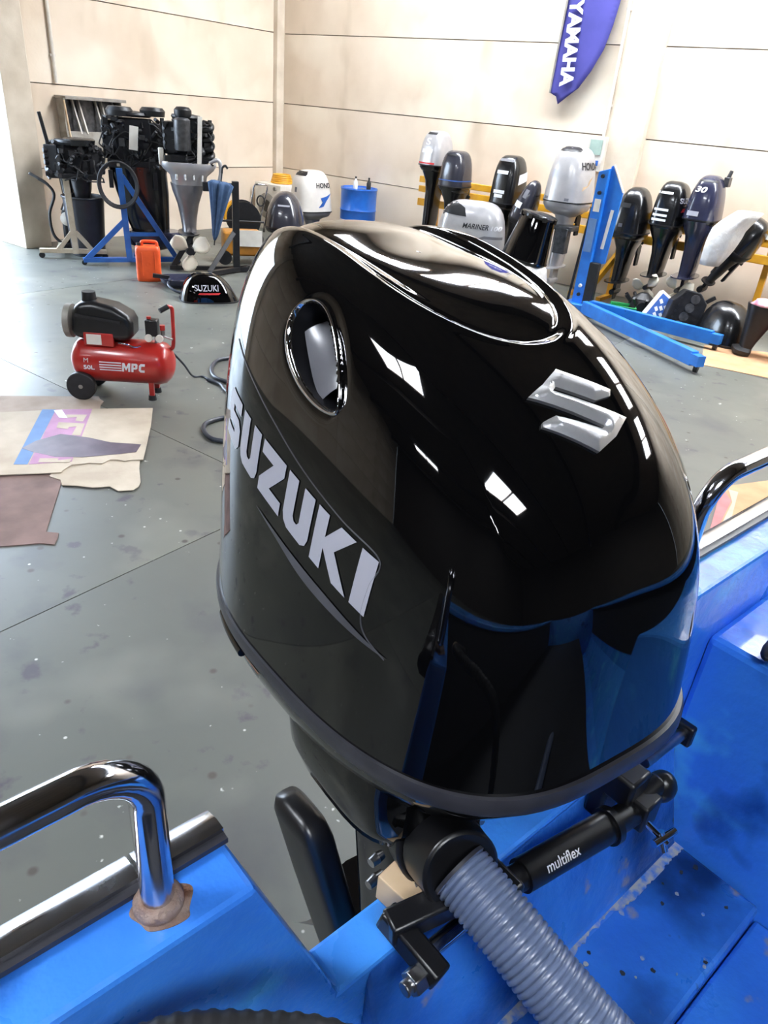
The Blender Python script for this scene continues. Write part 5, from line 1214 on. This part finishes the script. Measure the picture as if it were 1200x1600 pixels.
def tank_word(text, x_, z_, h_, w_, mat=MT['white_print'], fat=.03, shear=0.0):
    M = AX((x_, -.16, z_), (1, 0, 0), (0, 0, 1))
    def bend(p):
        dz = max(-.15, min(.15, p.z - TZ)); return Vector((p.x, -math.sqrt(max(1e-6, TR ** 2 - dz ** 2)) - .0015, TZ + dz))
    return lettering(text, mat, tank, M, h_, w_, fat, shear, bend=bend)
for ch_, x_, pts_ in (('M', .022, [[(0, 0), (.30, 0), (.30, .55), (.62, .12), (.94, .55), (.94, 0), (1.24, 0), (1.24, 1), (.92, 1), (.62, .55), (.32, 1), (0, 1)]]), ('P', .086, [[(0, 0), (.32, 0), (.32, .33), (.72, .33), (.92, .45), (.92, .88), (.72, 1), (0, 1)]]), ('C', .137, [[(.9, 0), (.9, .28), (.42, .28), (.34, .36), (.34, .64), (.42, .72), (.9, .72), (.9, 1), (.25, 1), (0, .78), (0, .22), (.25, 0)]])):
    drape('letter', pts_, lambda u_, v_, l, x0=x_: Vector((x0 + u_ * .045 + v_ * .006, -math.sqrt(TR ** 2 - (.225 + v_ * .062 - TZ) ** 2) - .002, .225 + v_ * .062)), MT['white_print'], tank, step=.3)
drape('letter_counter', [[(.32, .55), (.60, .55), (.60, .78), (.32, .78)]], lambda u_, v_, l: Vector((.086 + u_ * .045 + v_ * .006, -math.sqrt(TR ** 2 - (.225 + v_ * .062 - TZ) ** 2) - .003, .225 + v_ * .062)), MT['red_paint'], tank, step=.3)

tank_word('50L', -.24, .225, .032, .075, fat=.03); tank_word('M', -.235, .275, .03, .03, fat=.0)
for q in range(4): G().add([(-.13 + .012 * q * 0, -math.sqrt(TR ** 2 - (z_ - TZ) ** 2) - .0016, z_) for z_ in (.226 + .018 * q, .234 + .018 * q)] + [(.02, -math.sqrt(TR ** 2 - (z_ - TZ) ** 2) - .0016, z_) for z_ in (.226 + .018 * q, .234 + .018 * q)], [(0, 2, 3, 1)]).obj('stripe', MT['white_print'], tank, smooth=False)
for s in (-1, 1):
    w = G().cyl((-.27, s * .15 - .025, .10), (-.27, s * .15 + .025, .10), .10, None, 28).obj('wheel', MT['black_matte'], cp, bevel=.008)
    G().cyl((-.27, s * .15 - .028, .10), (-.27, s * .15 + .028, .10), .015, None, 12).obj('hub_cap', MT['grey_metal'], w)
    G().box((.20, s * .08, .085), (.035, .03, .11)).obj('foot', MT['red_paint'], cp, bevel=.004)
    G().cyl((.20, s * .08, 0), (.20, s * .08, .035), .03, .026, 16).obj('rubber_foot', MT['black_matte'], cp)
G().cyl((-.27, -.15, .10), (-.27, .15, .10), .012, None, 12).box((-.25, 0, .13), (.05, .2, .06)).obj('axle', MT['black_part'], cp)
# motor shroud
sh = G()
prof = [(-.32, .44), (-.30, .60), (-.27, .665), (-.16, .68), (-.02, .655), (.08, .60), (.105, .55), (.10, .46), (.07, .42), (-.25, .42)]
sh.prism(prof, .22, AX((0, .11, 0), (1, 0, 0), (0, 0, 1))).obj('motor_shroud', MT['black_satin'], cp, smooth=True, bevel=.045, bseg=5)
G().box((-.12, -.115, .575), (.30, .012, .02), (0, R(6), 0)).obj('shroud_groove', MT['black_matte'], cp)
G().lathe([(.10, 0), (.115, .01), (.115, .05), (.09, .06)], 24, Matrix.Translation((-.315, 0, .52)) @ Matrix.Rotation(-math.pi / 2, 4, 'Y')).obj('fan_guard', MT['grey_metal'], cp)
G().cyl((-.20, .0, .67), (-.20, .0, .73), .05, .045, 20).obj('air_filter', MT['black_part'], cp)
G().box((-.13, -.10, .43), (.20, .03, .09)).obj('bracket', MT['red_paint'], cp, bevel=.003); G().box((-.16, -.117, .43), (.10, .006, .07)).obj('rating_label', MT['white_metal'], cp, smooth=False)
G().tube(smooth_path([(.0, -.10, .41), (.05, -.11, .41), (.10, -.09, .385), (.15, -.07, .385)], 6), .007, 8).obj('copper_pipe', MT['stainless'], cp)
G().box((.22, -.02, .515), (.085, .08, .115)).obj('pressure_switch', MT['black_satin'], cp, bevel=.008); G().cyl((.20, -.02, .575), (.20, -.02, .59), .016, None, 12).obj('red_knob', MT['red_paint'], cp)
for x_ in (.20, .275): G().cyl((x_, -.055, .45), (x_, -.075, .45), .026, None, 20).obj('gauge', MT['white_metal'], cp)
G().cyl((.24, -.02, .40), (.24, -.02, .47), .012, None, 12).cyl((.29, -.02, .46), (.29, -.02, .50), .016, None, 12).cyl((.29, -.02, .46), (.36, -.04, .445), .008, None, 10).obj('regulator', MT['steel'], cp)
G().cyl((.29, -.02, .50), (.29, -.02, .535), .018, None, 14).obj('regulator_knob', MT['red_paint'], cp)
for s in (0,): G().tube(smooth_path([(.335, s, .36), (.355, s, .40), (.36, s, .60), (.355, s, .655), (.33, s - .02, .665)], 6), .014, 12).obj('handle', MT['red_paint'], cp)
G().cyl((.335, -.015, .666), (.285, -.05, .64), .018, None, 12).obj('handle_grip', MT['black_matte'], cp)
def floor_tube(name, label, pts, r_, mat, cat='hose'):
    o = rthing(name, label, cat, pts[0][0], pts[0][1], 0)
    G().tube(smooth_path([(p[0] - pts[0][0], p[1] - pts[0][1], (p[2] if len(p) > 2 else r_)) for p in pts], 8), r_, 10).obj('tube', mat, o)
floor_tube('power_cord', 'thin black cord trailing from the compressor to the hose', [(5.60, -6.86, .40), (5.64, -6.70, .20), (5.50, -6.50, .02), (5.537, -6.424), (5.665, -6.456)], .008, MT['rubber_hose'], 'cord')
floor_tube('air_hose', 'grey air hose curling on the floor right of the compressor', [(5.30, -5.80), (5.318, -5.966), (5.314, -6.084), (5.423, -6.24), (5.587, -6.363), (5.727, -6.38), (5.90, -6.33), (6.15, -6.15), (6.3, -5.8), (6.15, -5.5), (5.8, -5.45), (5.5, -5.6)], .016, MT['rubber_hose'])
floor_tube('air_hose', 'short grey air hose lying before the curled one', [(5.62, -6.452), (5.767, -6.452), (5.884, -6.507), (6.0, -6.53), (6.2, -6.46), (6.5, -6.2), (6.9, -6.1), (7.2, -6.3)], .014, MT['rubber_hose'])
floor_tube('air_hose', 'dark air hose arc on the floor at the outboard edge', [(6.75, -6.52), (6.48, -6.66), (6.323, -6.839), (6.286, -6.935), (6.295, -7.045), (6.378, -7.133), (6.504, -7.181), (6.603, -7.148), (6.78, -7.03), (6.90, -6.85), (6.92, -6.62), (7.2, -6.4)], .016, MT['rubber_hose'])
# grease and paint flecks stay in the floor material
